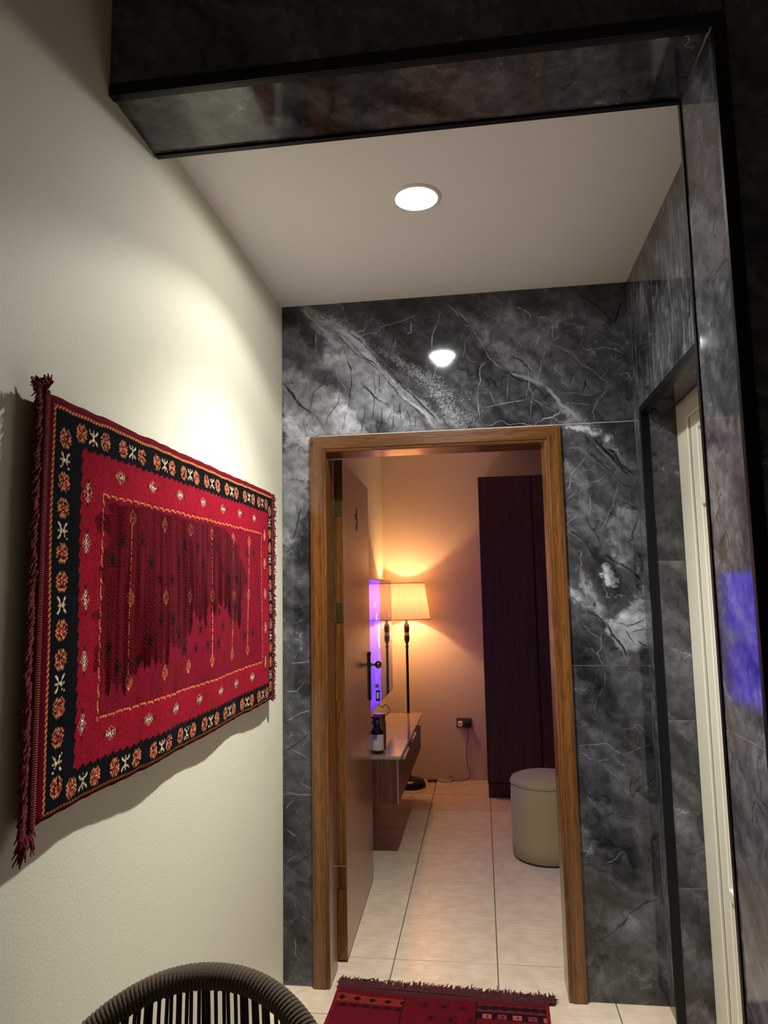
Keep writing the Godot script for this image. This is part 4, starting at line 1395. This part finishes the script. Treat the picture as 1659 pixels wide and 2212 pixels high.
func build_floor_rug() -> void:
	var wm := 0.77
	var lm := 1.15
	var o := thing("floor_rug", "dark red patterned runner with short tassels lying before the doorway", "rug", Vector3(0.603, 0.0, 0.045))
	o.rotation.y = deg_to_rad(-1.7)
	var st := begin()
	var nx := 40
	var nz := 50
	var P := func(i: int, j: int) -> Vector3:
		var u := float(i) / nx
		var v := float(j) / nz
		var lift := 0.012 * exp(-pow((u - 0.02) / 0.10, 2.0)) * exp(-pow(v / 0.06, 2.0)) + 0.002 * sin(u * 9.0 + v * 4.0) * (1.0 - v)
		return Vector3((u - 0.5) * wm, 0.009 + maxf(lift, -0.001), v * lm)
	for j in nz:
		for i in nx:
			var q := [P.call(i, j + 1), P.call(i + 1, j + 1), P.call(i + 1, j), P.call(i, j)]
			var uv := [Vector2(float(i) / nx, float(j + 1) / nz), Vector2(float(i + 1) / nx, float(j + 1) / nz), Vector2(float(i + 1) / nx, float(j) / nz), Vector2(float(i) / nx, float(j) / nz)]
			for t in [[0, 1, 2], [0, 2, 3]]:
				for k in [0, 2, 1]:
					st.set_uv(uv[t[k]])
					st.add_vertex(q[t[k]])
	for e in [[0, 1], [nx, -1]]:
		for j in nz:
			var a: Vector3 = P.call(e[0], j)
			var b: Vector3 = P.call(e[0], j + 1)
			var a0 := Vector3(a.x, 0.0005, a.z)
			var b0 := Vector3(b.x, 0.0005, b.z)
			var t := [a, b, b0, a, b0, a0] if e[1] > 0 else [b, a, a0, b, a0, b0]
			for k in [0, 1, 2, 3, 4, 5]:
				st.set_uv(Vector2(0.002, 0.5))
				st.add_vertex(t[k])
	st.index()
	st.generate_normals()
	var m := mat(Color.WHITE, 0.95)
	m.albedo_texture = texture(floor_rug_image(wm, lm))
	m.heightmap_enabled = true
	m.heightmap_scale = 0.1
	m.heightmap_texture = texture(grey_image(95, 0.3, 512, 512, 3))
	m.rim_enabled = true
	m.rim = 0.05
	m.rim_tint = 0.8
	m.metallic_specular = 0.15
	part(o, "pile_panel", st.commit(), m)
	var hem := cloth(srgb(76, 14, 24), 65, 0.05)
	var line := []
	for i in nx + 1:
		line.append(P.call(i, 0) + Vector3(0, -0.002, -0.006))
	part(o, "hem", tube(line, 0.007, 8), hem)
	var knot := begin()
	for k in 110:
		var p: Vector3 = line[0].lerp(line[-1], (k + 0.5) / 110.0)
		var base: Vector3 = line[clampi(int((k + 0.5) / 110.0 * nx), 0, nx)]
		add_tube(knot, [Vector3(p.x - 0.003, base.y + 0.005, p.z + 0.004), Vector3(p.x + 0.001, base.y + 0.008, p.z - 0.005), Vector3(p.x + 0.004, base.y + 0.003, p.z - 0.013)], 0.0026, 5)
	var kp := part(o, "knots", knot.commit(), hem)
	kp.set_meta("kind", "stuff")
	var fr := part(o, "fringe", tassels(line[0] + Vector3(0, 0.002, -0.010), line[-1] + Vector3(0.02, 0.002, -0.010), Vector3(0.12, 0.08, -1), Vector3(0, -0.05, 0), 1100, 0.042, 43, Vector3.UP), cloth(srgb(74, 15, 22), 67, 0.05))
	fr.set_meta("kind", "stuff")

func build_chair() -> void:
	var o := thing("rope_chair", "dark brown rope-wrapped tub chair with corded back beside the wall", "chair", Vector3(0.305, 0.0, 1.62))
	# back hoop in local coordinates: apex towards -z, feet on the seat ring
	var hoop := []
	var n := 120
	for k in n + 1:
		var a := PI * k / n
		var c := cos(a)
		var s := sin(a)
		var y := 0.60 + 0.197 * pow(s, 0.95)
		var x := -0.262 * signf(c) * pow(absf(c), 0.96)
		var zz := -0.115 + 0.14 * pow(absf(c), 2.2)
		hoop.append(Vector3(x, y, zz))
	var full := []
	full.append_array(smooth_path([Vector3(-0.235, 0.40, 0.09), Vector3(-0.255, 0.52, 0.05), hoop[0]], 8).slice(0, 16))
	full.append_array(hoop)
	full.append_array(smooth_path([hoop[-1], Vector3(0.255, 0.52, 0.05), Vector3(0.235, 0.40, 0.09)], 8).slice(1))
	part(o, "back_hoop", tube(full, 0.0155, 14), M.cord)
	# cord wound round the hoop as one long helix
	var lens := [0.0]
	for i in range(1, full.size()):
		lens.append(lens[-1] + full[i].distance_to(full[i - 1]))
	var pitch := 0.0074
	var turns := int(lens[-1] / pitch)
	var hel := []
	var per := 14
	var at := 0
	for k in turns * per:
		var l: float = lens[-1] * k / float(turns * per)
		while at < full.size() - 2 and lens[at + 1] < l:
			at += 1
		var f := clampf((l - lens[at]) / maxf(lens[at + 1] - lens[at], 1e-6), 0, 1)
		var p: Vector3 = full[at].lerp(full[at + 1], f)
		var t: Vector3 = (full[at + 1] - full[at]).normalized()
		var side := t.cross(Vector3(0, 0, 1)).normalized()
		var up := side.cross(t).normalized()
		var a := TAU * k / per
		hel.append(p + (side * cos(a) + up * sin(a)) * 0.0180)
	part(o, "cord_winding", tube(hel, 0.0043, 6), M.cord)
	# seat ring and cords from hoop to ring
	var ringp := []
	for k in 48:
		var a := TAU * k / 48
		ringp.append(Vector3(0.25 * sin(a), 0.40, 0.17 - 0.26 * cos(a)))
	part(o, "seat_ring", tube(ringp, 0.016, 10, true), M.cord)
	var ink := cloth(srgb(46, 38, 36), 69, 0.1)
	var rng := RandomNumberGenerator.new()
	rng.seed = 21
	var cords := 72
	for k in cords:
		var f := (k + 0.5) / cords
		var i := int(lerpf(3.0, n - 3.0, f) + rng.randf_range(-0.6, 0.6))
		var top: Vector3 = hoop[i] + Vector3(0, -0.012, 0.004)
		var a := lerpf(-PI * 0.62, PI * 0.62, f)
		var foot := Vector3(0.25 * sin(a), 0.40, 0.17 - 0.26 * cos(a))
		var mid := top.lerp(foot, 0.5) + Vector3(0, 0, -0.012)
		part(o, "back_cord", tube(smooth_path([top, mid, foot], 4), 0.0034 if k % 5 else 0.0052, 6), ink)
	part(o, "seat_cushion", lathe([Vector2(0, 0.385), Vector2(0.22, 0.385), Vector2(0.238, 0.40), Vector2(0.242, 0.43), Vector2(0.23, 0.455), Vector2(0.19, 0.465), Vector2(0, 0.468)], 40), M.cushion, Vector3(0, 0, 0.17))
	for s in [[-1, -1], [1, -1], [-1, 1], [1, 1]]:
		part(o, "leg", tube([Vector3(0.17 * s[0], 0.39, 0.17 + 0.18 * s[1]), Vector3(0.225 * s[0], 0.002, 0.17 + 0.23 * s[1])], [0.013, 0.010], 10), M.blackplastic)

func build_far_room() -> void:
	# television on the left wall
	var tv := thing("television", "wall-mounted flat television showing a purple picture", "television", Vector3(0.126, 1.172, -1.83))
	part(tv, "housing", box(Vector3(0.03, 0.79, 1.40), 0.006), M.blackplastic, Vector3(-0.0175, 0, 0))
	part(tv, "bezel", box(Vector3(0.006, 0.80, 1.41), 0.002), mat(srgb(120, 96, 80), 0.3, 0.6), Vector3(-0.004, 0, 0))
	var w := 512
	var h := 288
	var n1 := noise_bytes(81, 0.008, w, h, 3, "fbm", 40.0)
	var n2 := noise_bytes(82, 0.02, w, h, 3, "fbm", 20.0)
	var px := PackedByteArray()
	px.resize(w * h * 3)
	for y in h:
		for x in w:
			var i := y * w + x
			var f := n1[i] * 0.0039
			var c := Color(0.24, 0.10, 0.95).lerp(Color(0.10, 0.03, 0.70), smoothstep(0.2, 0.85, f))
			c = c.lerp(Color(0.50, 0.22, 1.0), 0.7 * smoothstep(0.35, 0.9, n2[i] * 0.0039))
			# the right part of the picture is nearly black, with a few bright glyphs
			var rim_x := w * 0.556 + (n2[i] - 128) * 0.10
			if x > rim_x:
				c = Color(0.035, 0.02, 0.09)
			if x > w * 0.49 and x < w * 0.535 and y > h * 0.40 and y < h * 0.56 and n2[i] > 70:
				c = Color(0.45, 0.72, 0.24)
			if absf(x - w * 0.515 + (y - h * 0.45) * 0.12) < 3.0 and y > h * 0.38 and y < h * 0.52:
				c = Color(0.75, 0.88, 1.0)
			if Vector2((x - w * 0.955) / 7.0, (y - h * 0.50) / 13.0).length() < 1.0:
				c = Color(0.55, 0.66, 1.0)
			var ic := Vector2(x - w * 0.645, y - h * 0.38)
			if absf(ic.x) < 9.0 and absf(ic.y) < 9.0 and not (absf(ic.x) < 6.0 and absf(ic.y) < 5.0):
				c = Color(0.45, 0.72, 0.95)
			if absf(x - w * 0.90 - (y - h * 0.30) * 1.2) < 2.0 and absf(y - h * 0.30) < 9.0:
				c = Color(0.7, 0.75, 1.0)
			if Vector2((x - w * 0.44) / 7.0, (y - h * 0.30) / 9.0).length() < 1.0 or Vector2((x - w * 0.40) / 6.0, (y - h * 0.20) / 6.0).length() < 1.0:
				c = Color(0.62, 0.68, 0.4)
			px[i * 3] = int(c.r * 255)
			px[i * 3 + 1] = int(c.g * 255)
			px[i * 3 + 2] = int(c.b * 255)
	var sm := mat(srgb(6, 6, 8), 0.05)
	sm.emission_enabled = true
	sm.emission = Color.BLACK
	sm.emission_texture = texture(Image.create_from_data(w, h, false, Image.FORMAT_RGB8, px))
	sm.emission_energy_multiplier = SCREEN
	var q := begin()
	quad(q, Vector3(0, -0.392, 0.697), Vector3(0, -0.392, -0.697), Vector3(0, 0.392, -0.697), Vector3(0, 0.392, 0.697))
	part(tv, "screen", q.commit(), sm)
	part(tv, "wall_bracket", span(Vector3(-0.125, -0.15, -0.22), Vector3(-0.032, 0.15, 0.22), 0.002), M.blackplastic)
	var al := AreaLight3D.new()
	al.name = "screen_light"
	tv.add_child(al)
	al.position = Vector3(0.006, 0, 0)
	al.rotation_degrees = Vector3(0, -90, 0)
	al.area_size = Vector2(1.39, 0.78)
	al.area_range = 8.0
	al.light_color = Color(0.42, 0.22, 1.0)
	al.light_energy = SCREEN * 0.025
	al.shadow_enabled = true

	# floating console under it
	var L := 1.41
	var co := thing("tv_console", "long floating walnut console with glossy top under the television", "console", Vector3(0.0, 0.34, -1.17 - L / 2.0))
	part(co, "body", span(Vector3(0.001, 0.0, -L / 2.0 + 0.004), Vector3(0.300, 0.228, L / 2.0 - 0.004), 0.001), M.walnut)
	part(co, "end_panel", span(Vector3(0.001, 0.0, L / 2.0 - 0.004), Vector3(0.318, 0.228, L / 2.0), 0.001), M.walnut)
	part(co, "end_trim", span(Vector3(0.310, 0.0, L / 2.0 - 0.001), Vector3(0.318, 0.232, L / 2.0 + 0.002), 0.001), M.greytrim)
	part(co, "top", span(Vector3(0.001, 0.234, -L / 2.0), Vector3(0.332, 0.250, L / 2.0 + 0.003), 0.002), M.glass_top)
	part(co, "top_edge", span(Vector3(0.001, 0.229, -L / 2.0 + 0.002), Vector3(0.326, 0.234, L / 2.0), 0.001), M.greytrim)
	for k in 3:
		var z1 := L / 2.0 - 0.006 - k * (L - 0.012) / 3.0
		var z0 := z1 - (L - 0.012) / 3.0 + 0.003
		var df := part(co, "drawer", span(Vector3(0.302, 0.004, z0), Vector3(0.320, 0.220, z1), 0.001, 1), M.walnut)
		part(df, "handle", span(Vector3(0.320, 0.205, (z0 + z1) / 2.0 - 0.11), Vector3(0.345, 0.226, (z0 + z1) / 2.0 + 0.11), 0.002), mat(srgb(186, 158, 128), 0.4))

	# amber spray bottle and a canister on the console
	var bo := thing("spray_bottle", "dark amber spray bottle with a pale label on the console", "bottle", Vector3(0.194, 0.591, -1.245))
	var amber := mat(srgb(30, 14, 10), 0.06)
	part(bo, "body", lathe([Vector2(0, 0.0), Vector2(0.033, 0.0), Vector2(0.0355, 0.004), Vector2(0.0355, 0.108), Vector2(0.034, 0.118), Vector2(0.027, 0.130), Vector2(0.0155, 0.137), Vector2(0.0135, 0.141), Vector2(0.0135, 0.152), Vector2(0, 0.152)], 36), amber)
	var lb := Image.create(256, 96, false, Image.FORMAT_RGB8)
	lb.fill(srgb(214, 206, 206))
	lb.fill_rect(Rect2i(0, 90, 256, 6), srgb(200, 186, 90))
	for r in [[6, 12, 14, 2], [6, 17, 10, 2], [6, 32, 20, 2], [6, 36, 12, 1], [6, 66, 8, 2], [6, 76, 14, 1]]:
		lb.fill_rect(Rect2i(r[0] + 232 - 256 if r[0] > 30 else r[0], r[1], r[2], r[3]), srgb(128, 120, 122))
		lb.fill_rect(Rect2i(236 - r[2], r[1], r[2], r[3]), srgb(128, 120, 122))
	var lm := mat(Color.WHITE, 0.5)
	lm.albedo_texture = texture(lb)
	part(bo, "label", lathe([Vector2(0.0358, 0.018), Vector2(0.0358, 0.104)], 36), lm)
	var cap := begin()
	add_lathe(cap, [Vector2(0.0155, 0.148), Vector2(0.0155, 0.166), Vector2(0.012, 0.170), Vector2(0.009, 0.178), Vector2(0, 0.178)], 24)
	add_box(cap, Vector3(-0.006, 0.190, 0), Vector3(0.044, 0.022, 0.020), 0.006)
	add_box(cap, Vector3(-0.030, 0.193, 0), Vector3(0.014, 0.012, 0.012), 0.003)
	add_tube(cap, smooth_path([Vector3(-0.012, 0.182, 0), Vector3(-0.024, 0.172, 0), Vector3(-0.030, 0.158, 0)], 5), 0.0045, 6)
	part(bo, "spray_head", cap.commit(), M.blackplastic)
	var cn := thing("canister", "brown tin canister with a bent wire handle behind the spray bottle", "canister", Vector3(0.190, 0.591, -1.36))
	part(cn, "body", lathe([Vector2(0, 0), Vector2(0.036, 0), Vector2(0.037, 0.003), Vector2(0.037, 0.150), Vector2(0.034, 0.156), Vector2(0.034, 0.186), Vector2(0.036, 0.190), Vector2(0.034, 0.196), Vector2(0, 0.197)], 32), mat(srgb(110, 84, 70), 0.35, 0.5))
	part(cn, "wire_handle", tube(smooth_path([Vector3(0.022, 0.180, 0.034), Vector3(0.060, 0.205, 0.010), Vector3(0.052, 0.235, 0.0), Vector3(0.032, 0.246, 0), Vector3(0.022, 0.232, 0), Vector3(-0.004, 0.244, 0)], 6), 0.0022, 6), M.bronze)

	# floor lamp in the corner
	var fl := thing("floor_lamp", "floor lamp with turned black stem and pleated cream shade", "lamp", Vector3(0.205, 0.0, -2.83))
	var blk := mat(srgb(24, 18, 16), 0.25)
	part(fl, "base", lathe([Vector2(0, 0.0), Vector2(0.122, 0.0), Vector2(0.125, 0.006), Vector2(0.118, 0.030), Vector2(0.108, 0.050), Vector2(0.06, 0.062), Vector2(0.02, 0.075), Vector2(0, 0.075)], 40), blk)
	part(fl, "pole", lathe([Vector2(0.011, 0.06), Vector2(0.0105, 1.055), Vector2(0.015, 1.058), Vector2(0.015, 1.064), Vector2(0.010, 1.068), Vector2(0.010, 1.080), Vector2(0.013, 1.090), Vector2(0.020, 1.105), Vector2(0.0225, 1.125), Vector2(0.021, 1.142), Vector2(0.019, 1.148)], 24), blk)
	part(fl, "collar", lathe([Vector2(0.018, 1.146), Vector2(0.022, 1.149), Vector2(0.022, 1.153), Vector2(0.018, 1.155), Vector2(0.018, 1.160), Vector2(0.022, 1.162), Vector2(0.022, 1.167), Vector2(0.018, 1.169)], 24), mat(srgb(110, 92, 70), 0.3, 0.6))
	part(fl, "turned_neck", lathe([Vector2(0.018, 1.168), Vector2(0.0215, 1.185), Vector2(0.0225, 1.205), Vector2(0.019, 1.230), Vector2(0.010, 1.250), Vector2(0.007, 1.262), Vector2(0.008, 1.275), Vector2(0.006, 1.28), Vector2(0.006, 1.33), Vector2(0.016, 1.335), Vector2(0.016, 1.37), Vector2(0, 1.37)], 24), blk)
	var bulbm := mat(Color.WHITE, 0.4)
	bulbm.emission_enabled = true
	bulbm.emission = Color(1.0, 0.78, 0.52)
	bulbm.emission_energy_multiplier = 8.0
	part(fl, "light_bulb", lathe([Vector2(0.012, 1.372), Vector2(0.016, 1.385), Vector2(0.027, 1.405), Vector2(0.030, 1.425), Vector2(0.025, 1.445), Vector2(0.012, 1.456), Vector2(0, 1.458)], 20), bulbm)
	var shade := begin()
	var segs := 120
	for k in segs:
		var a0 := TAU * k / segs
		var a1 := TAU * (k + 1) / segs
		var r0 := 1.0 + 0.016 * sin(k * 2.6) * (0.4 + 0.6 * absf(sin(k * 0.13))) + 0.006 * sin(k * 0.9)
		var r1 := 1.0 + 0.016 * sin((k + 1) * 2.6) * (0.4 + 0.6 * absf(sin((k + 1) * 0.13))) + 0.006 * sin((k + 1) * 0.9)
		if k == segs - 1:
			r1 = 1.0
		if k == 0:
			r0 = 1.0
		var d0 := Vector3(sin(a0), 0, cos(a0))
		var d1 := Vector3(sin(a1), 0, cos(a1))
		quad(shade, d0 * 0.186 * r0 + Vector3(0, 1.274, 0), d1 * 0.186 * r1 + Vector3(0, 1.274, 0), d1 * 0.146 * r1 + Vector3(0, 1.554, 0), d0 * 0.146 * r0 + Vector3(0, 1.554, 0))
	var shm := mat(srgb(228, 200, 180), 0.9)
	shm.backlight_enabled = true
	shm.backlight = Color(0.52, 0.44, 0.38)
	shm.cull_mode = BaseMaterial3D.CULL_DISABLED
	part(fl, "lamp_shade", shade.commit(), shm)
	var tape := mat(srgb(190, 150, 110), 0.8)
	for e in [[0.187, 1.274], [0.147, 1.554]]:
		var rg := []
		for k in 48:
			rg.append(Vector3(e[0] * sin(TAU * k / 48), e[1], e[0] * cos(TAU * k / 48)))
		part(fl, "shade_ring", tube(rg, 0.0028, 6, true), tape)
	var ol := OmniLight3D.new()
	ol.name = "bulb_light"
	fl.add_child(ol)
	ol.position = Vector3(0, 1.425, 0)
	ol.omni_range = 8.0
	ol.omni_attenuation = 2.0
	ol.light_size = 0.02
	ol.light_color = Color(1.0, 0.78, 0.55)
	ol.light_energy = WARM
	ol.shadow_enabled = true

	# wardrobe
	var wd := thing("wardrobe", "tall dark brown wardrobe with flush doors against the far wall", "wardrobe", Vector3(0.80, 0, -2.562))
	part(wd, "carcass", span(Vector3(0.0, 0.10, -0.48), Vector3(1.20, 2.343, -0.022), 0.001), M.veneer)
	part(wd, "plinth", span(Vector3(0.004, 0.001, -0.47), Vector3(1.196, 0.098, -0.004), 0.001), M.veneer)
	for k in 3:
		var dr := part(wd, "door", span(Vector3(0.001 + k * 0.40, 0.104, -0.020), Vector3(0.389 + k * 0.40, 2.342, 0.0), 0.0012), M.veneer)
		if k < 2:
			part(dr, "edge_pull", span(Vector3(0.389 + k * 0.40, 0.9, -0.016), Vector3(0.396 + k * 0.40, 1.25, -0.006), 0.001), M.blackplastic)

	# pouf
	var pf := thing("pouf", "round beige fabric pouf standing in front of the wardrobe", "pouf", Vector3(1.122, 0, -1.45))
	part(pf, "base", lathe([Vector2(0, 0.0), Vector2(0.190, 0.0), Vector2(0.190, 0.010), Vector2(0, 0.010)], 48), M.blackplastic)
	part(pf, "side", lathe([Vector2(0, 0.008), Vector2(0.188, 0.008), Vector2(0.194, 0.012), Vector2(0.197, 0.10), Vector2(0.197, 0.30), Vector2(0.194, 0.398), Vector2(0.19, 0.404)], 64), M.pouf)
	part(pf, "seat_top", lathe([Vector2(0.194, 0.398), Vector2(0.196, 0.408), Vector2(0.19, 0.422), Vector2(0.16, 0.436), Vector2(0.09, 0.445), Vector2(0, 0.447)], 64), M.pouf)
	var pip := []
	for k in 64:
		pip.append(Vector3(0.1965 * sin(TAU * k / 64), 0.400, 0.1965 * cos(TAU * k / 64)))
	part(pf, "piping", tube(pip, 0.0022, 6, true), M.pouf)

	# socket with two plugs and their cords
	var so := thing("wall_socket", "brown double wall socket low on the far wall", "socket", Vector3(0.627, 0.441, ZB))
	part(so, "plate", box(Vector3(0.120, 0.075, 0.009), 0.003), mat(srgb(104, 78, 66), 0.35, 0.4), Vector3(0, 0, 0.0045))
	for s in [-1, 1]:
		part(so, "outlet", box(Vector3(0.044, 0.044, 0.003), 0.001), mat(srgb(60, 44, 38), 0.4), Vector3(0.028 * s, -0.004, 0.0102))
	cord_set("white_plug", "white plug in the left outlet with a pale cord to the lamp", M.whiteplastic, Vector3(0.599, 0.436, ZB + 0.012), [Vector3(0.600, 0.415, ZB + 0.035), Vector3(0.602, 0.36, ZB + 0.03), Vector3(0.585, 0.22, ZB + 0.03), Vector3(0.545, 0.12, ZB + 0.03), Vector3(0.49, 0.05, ZB + 0.03), Vector3(0.43, 0.012, ZB + 0.05), Vector3(0.36, 0.006, ZB + 0.12), Vector3(0.345, 0.010, -2.82), Vector3(0.345, 0.006, -2.72), Vector3(0.30, 0.005, -2.66), Vector3(0.235, 0.006, -2.60), Vector3(0.26, 0.005, -2.55), Vector3(0.225, 0.005, -2.52)], false)
	cord_set("black_plug", "black plug in the right outlet with a looped black cord and adapter", M.blackplastic, Vector3(0.655, 0.432, ZB + 0.012), [Vector3(0.655, 0.412, ZB + 0.035), Vector3(0.657, 0.33, ZB + 0.03), Vector3(0.640, 0.25, ZB + 0.02), Vector3(0.642, 0.13, ZB + 0.02), Vector3(0.664, 0.06, ZB + 0.025), Vector3(0.645, 0.012, ZB + 0.04), Vector3(0.58, 0.005, ZB + 0.05), Vector3(0.52, 0.006, ZB + 0.05), Vector3(0.50, 0.022, ZB + 0.04), Vector3(0.52, 0.030, ZB + 0.03), Vector3(0.535, 0.010, ZB + 0.06), Vector3(0.50, 0.005, ZB + 0.09), Vector3(0.43, 0.007, ZB + 0.085), Vector3(0.40, 0.012, ZB + 0.08)], true)

func cord_set(called: String, label: String, m: Material, at: Vector3, path: Array, adapter: bool) -> void:
	var o := thing(called, label, "plug", at)
	var pl := begin()
	add_box(pl, Vector3(0, 0, 0.012), Vector3(0.040, 0.042, 0.024), 0.007)
	part(o, "plug", pl.commit(), m)
	var pts := []
	for p in path:
		pts.append(p - at)
	part(o, "cord", tube(smooth_path(pts, 8), 0.0026, 6), m)
	if adapter:
		part(o, "adapter", box(Vector3(0.072, 0.024, 0.032), 0.007), m, Vector3(0.365, 0.0125, ZB + 0.08) - at)

# ---------------------------------------------------------------- scene
const FLOOD := 0.5
const BEAM := 2.6
const GLOW := 0.16
const WARM := 0.165
const SCREEN := 1.1

func _ready() -> void:
	var cam := Camera3D.new()
	cam.name = "camera"
	add_child(cam)
	cam.transform = Transform3D(Basis(Vector3(0.99067, -0.018262, -0.135052), Vector3(0.033522, 0.993188, 0.111601), Vector3(0.132093, -0.115087, 0.984534)), Vector3(0.798746, 1.472322, 2.810299))
	cam.fov = 71.634
	cam.near = 0.02
	cam.far = 40.0
	cam.current = true
	var we := WorldEnvironment.new()
	var env := Environment.new()
	env.background_mode = Environment.BG_COLOR
	env.background_color = Color(0.0, 0.0, 0.0)
	env.tonemap_mode = Environment.TONE_MAPPER_LINEAR
	env.tonemap_exposure = 2.1
	env.sdfgi_enabled = true
	env.ssao_enabled = true
	env.ssil_enabled = true
	we.environment = env
	add_child(we)
	make_materials()
	build_downlight()
	build_setting()
	build_far_room()
	build_wall_rug()
	build_floor_rug()
	build_chair()
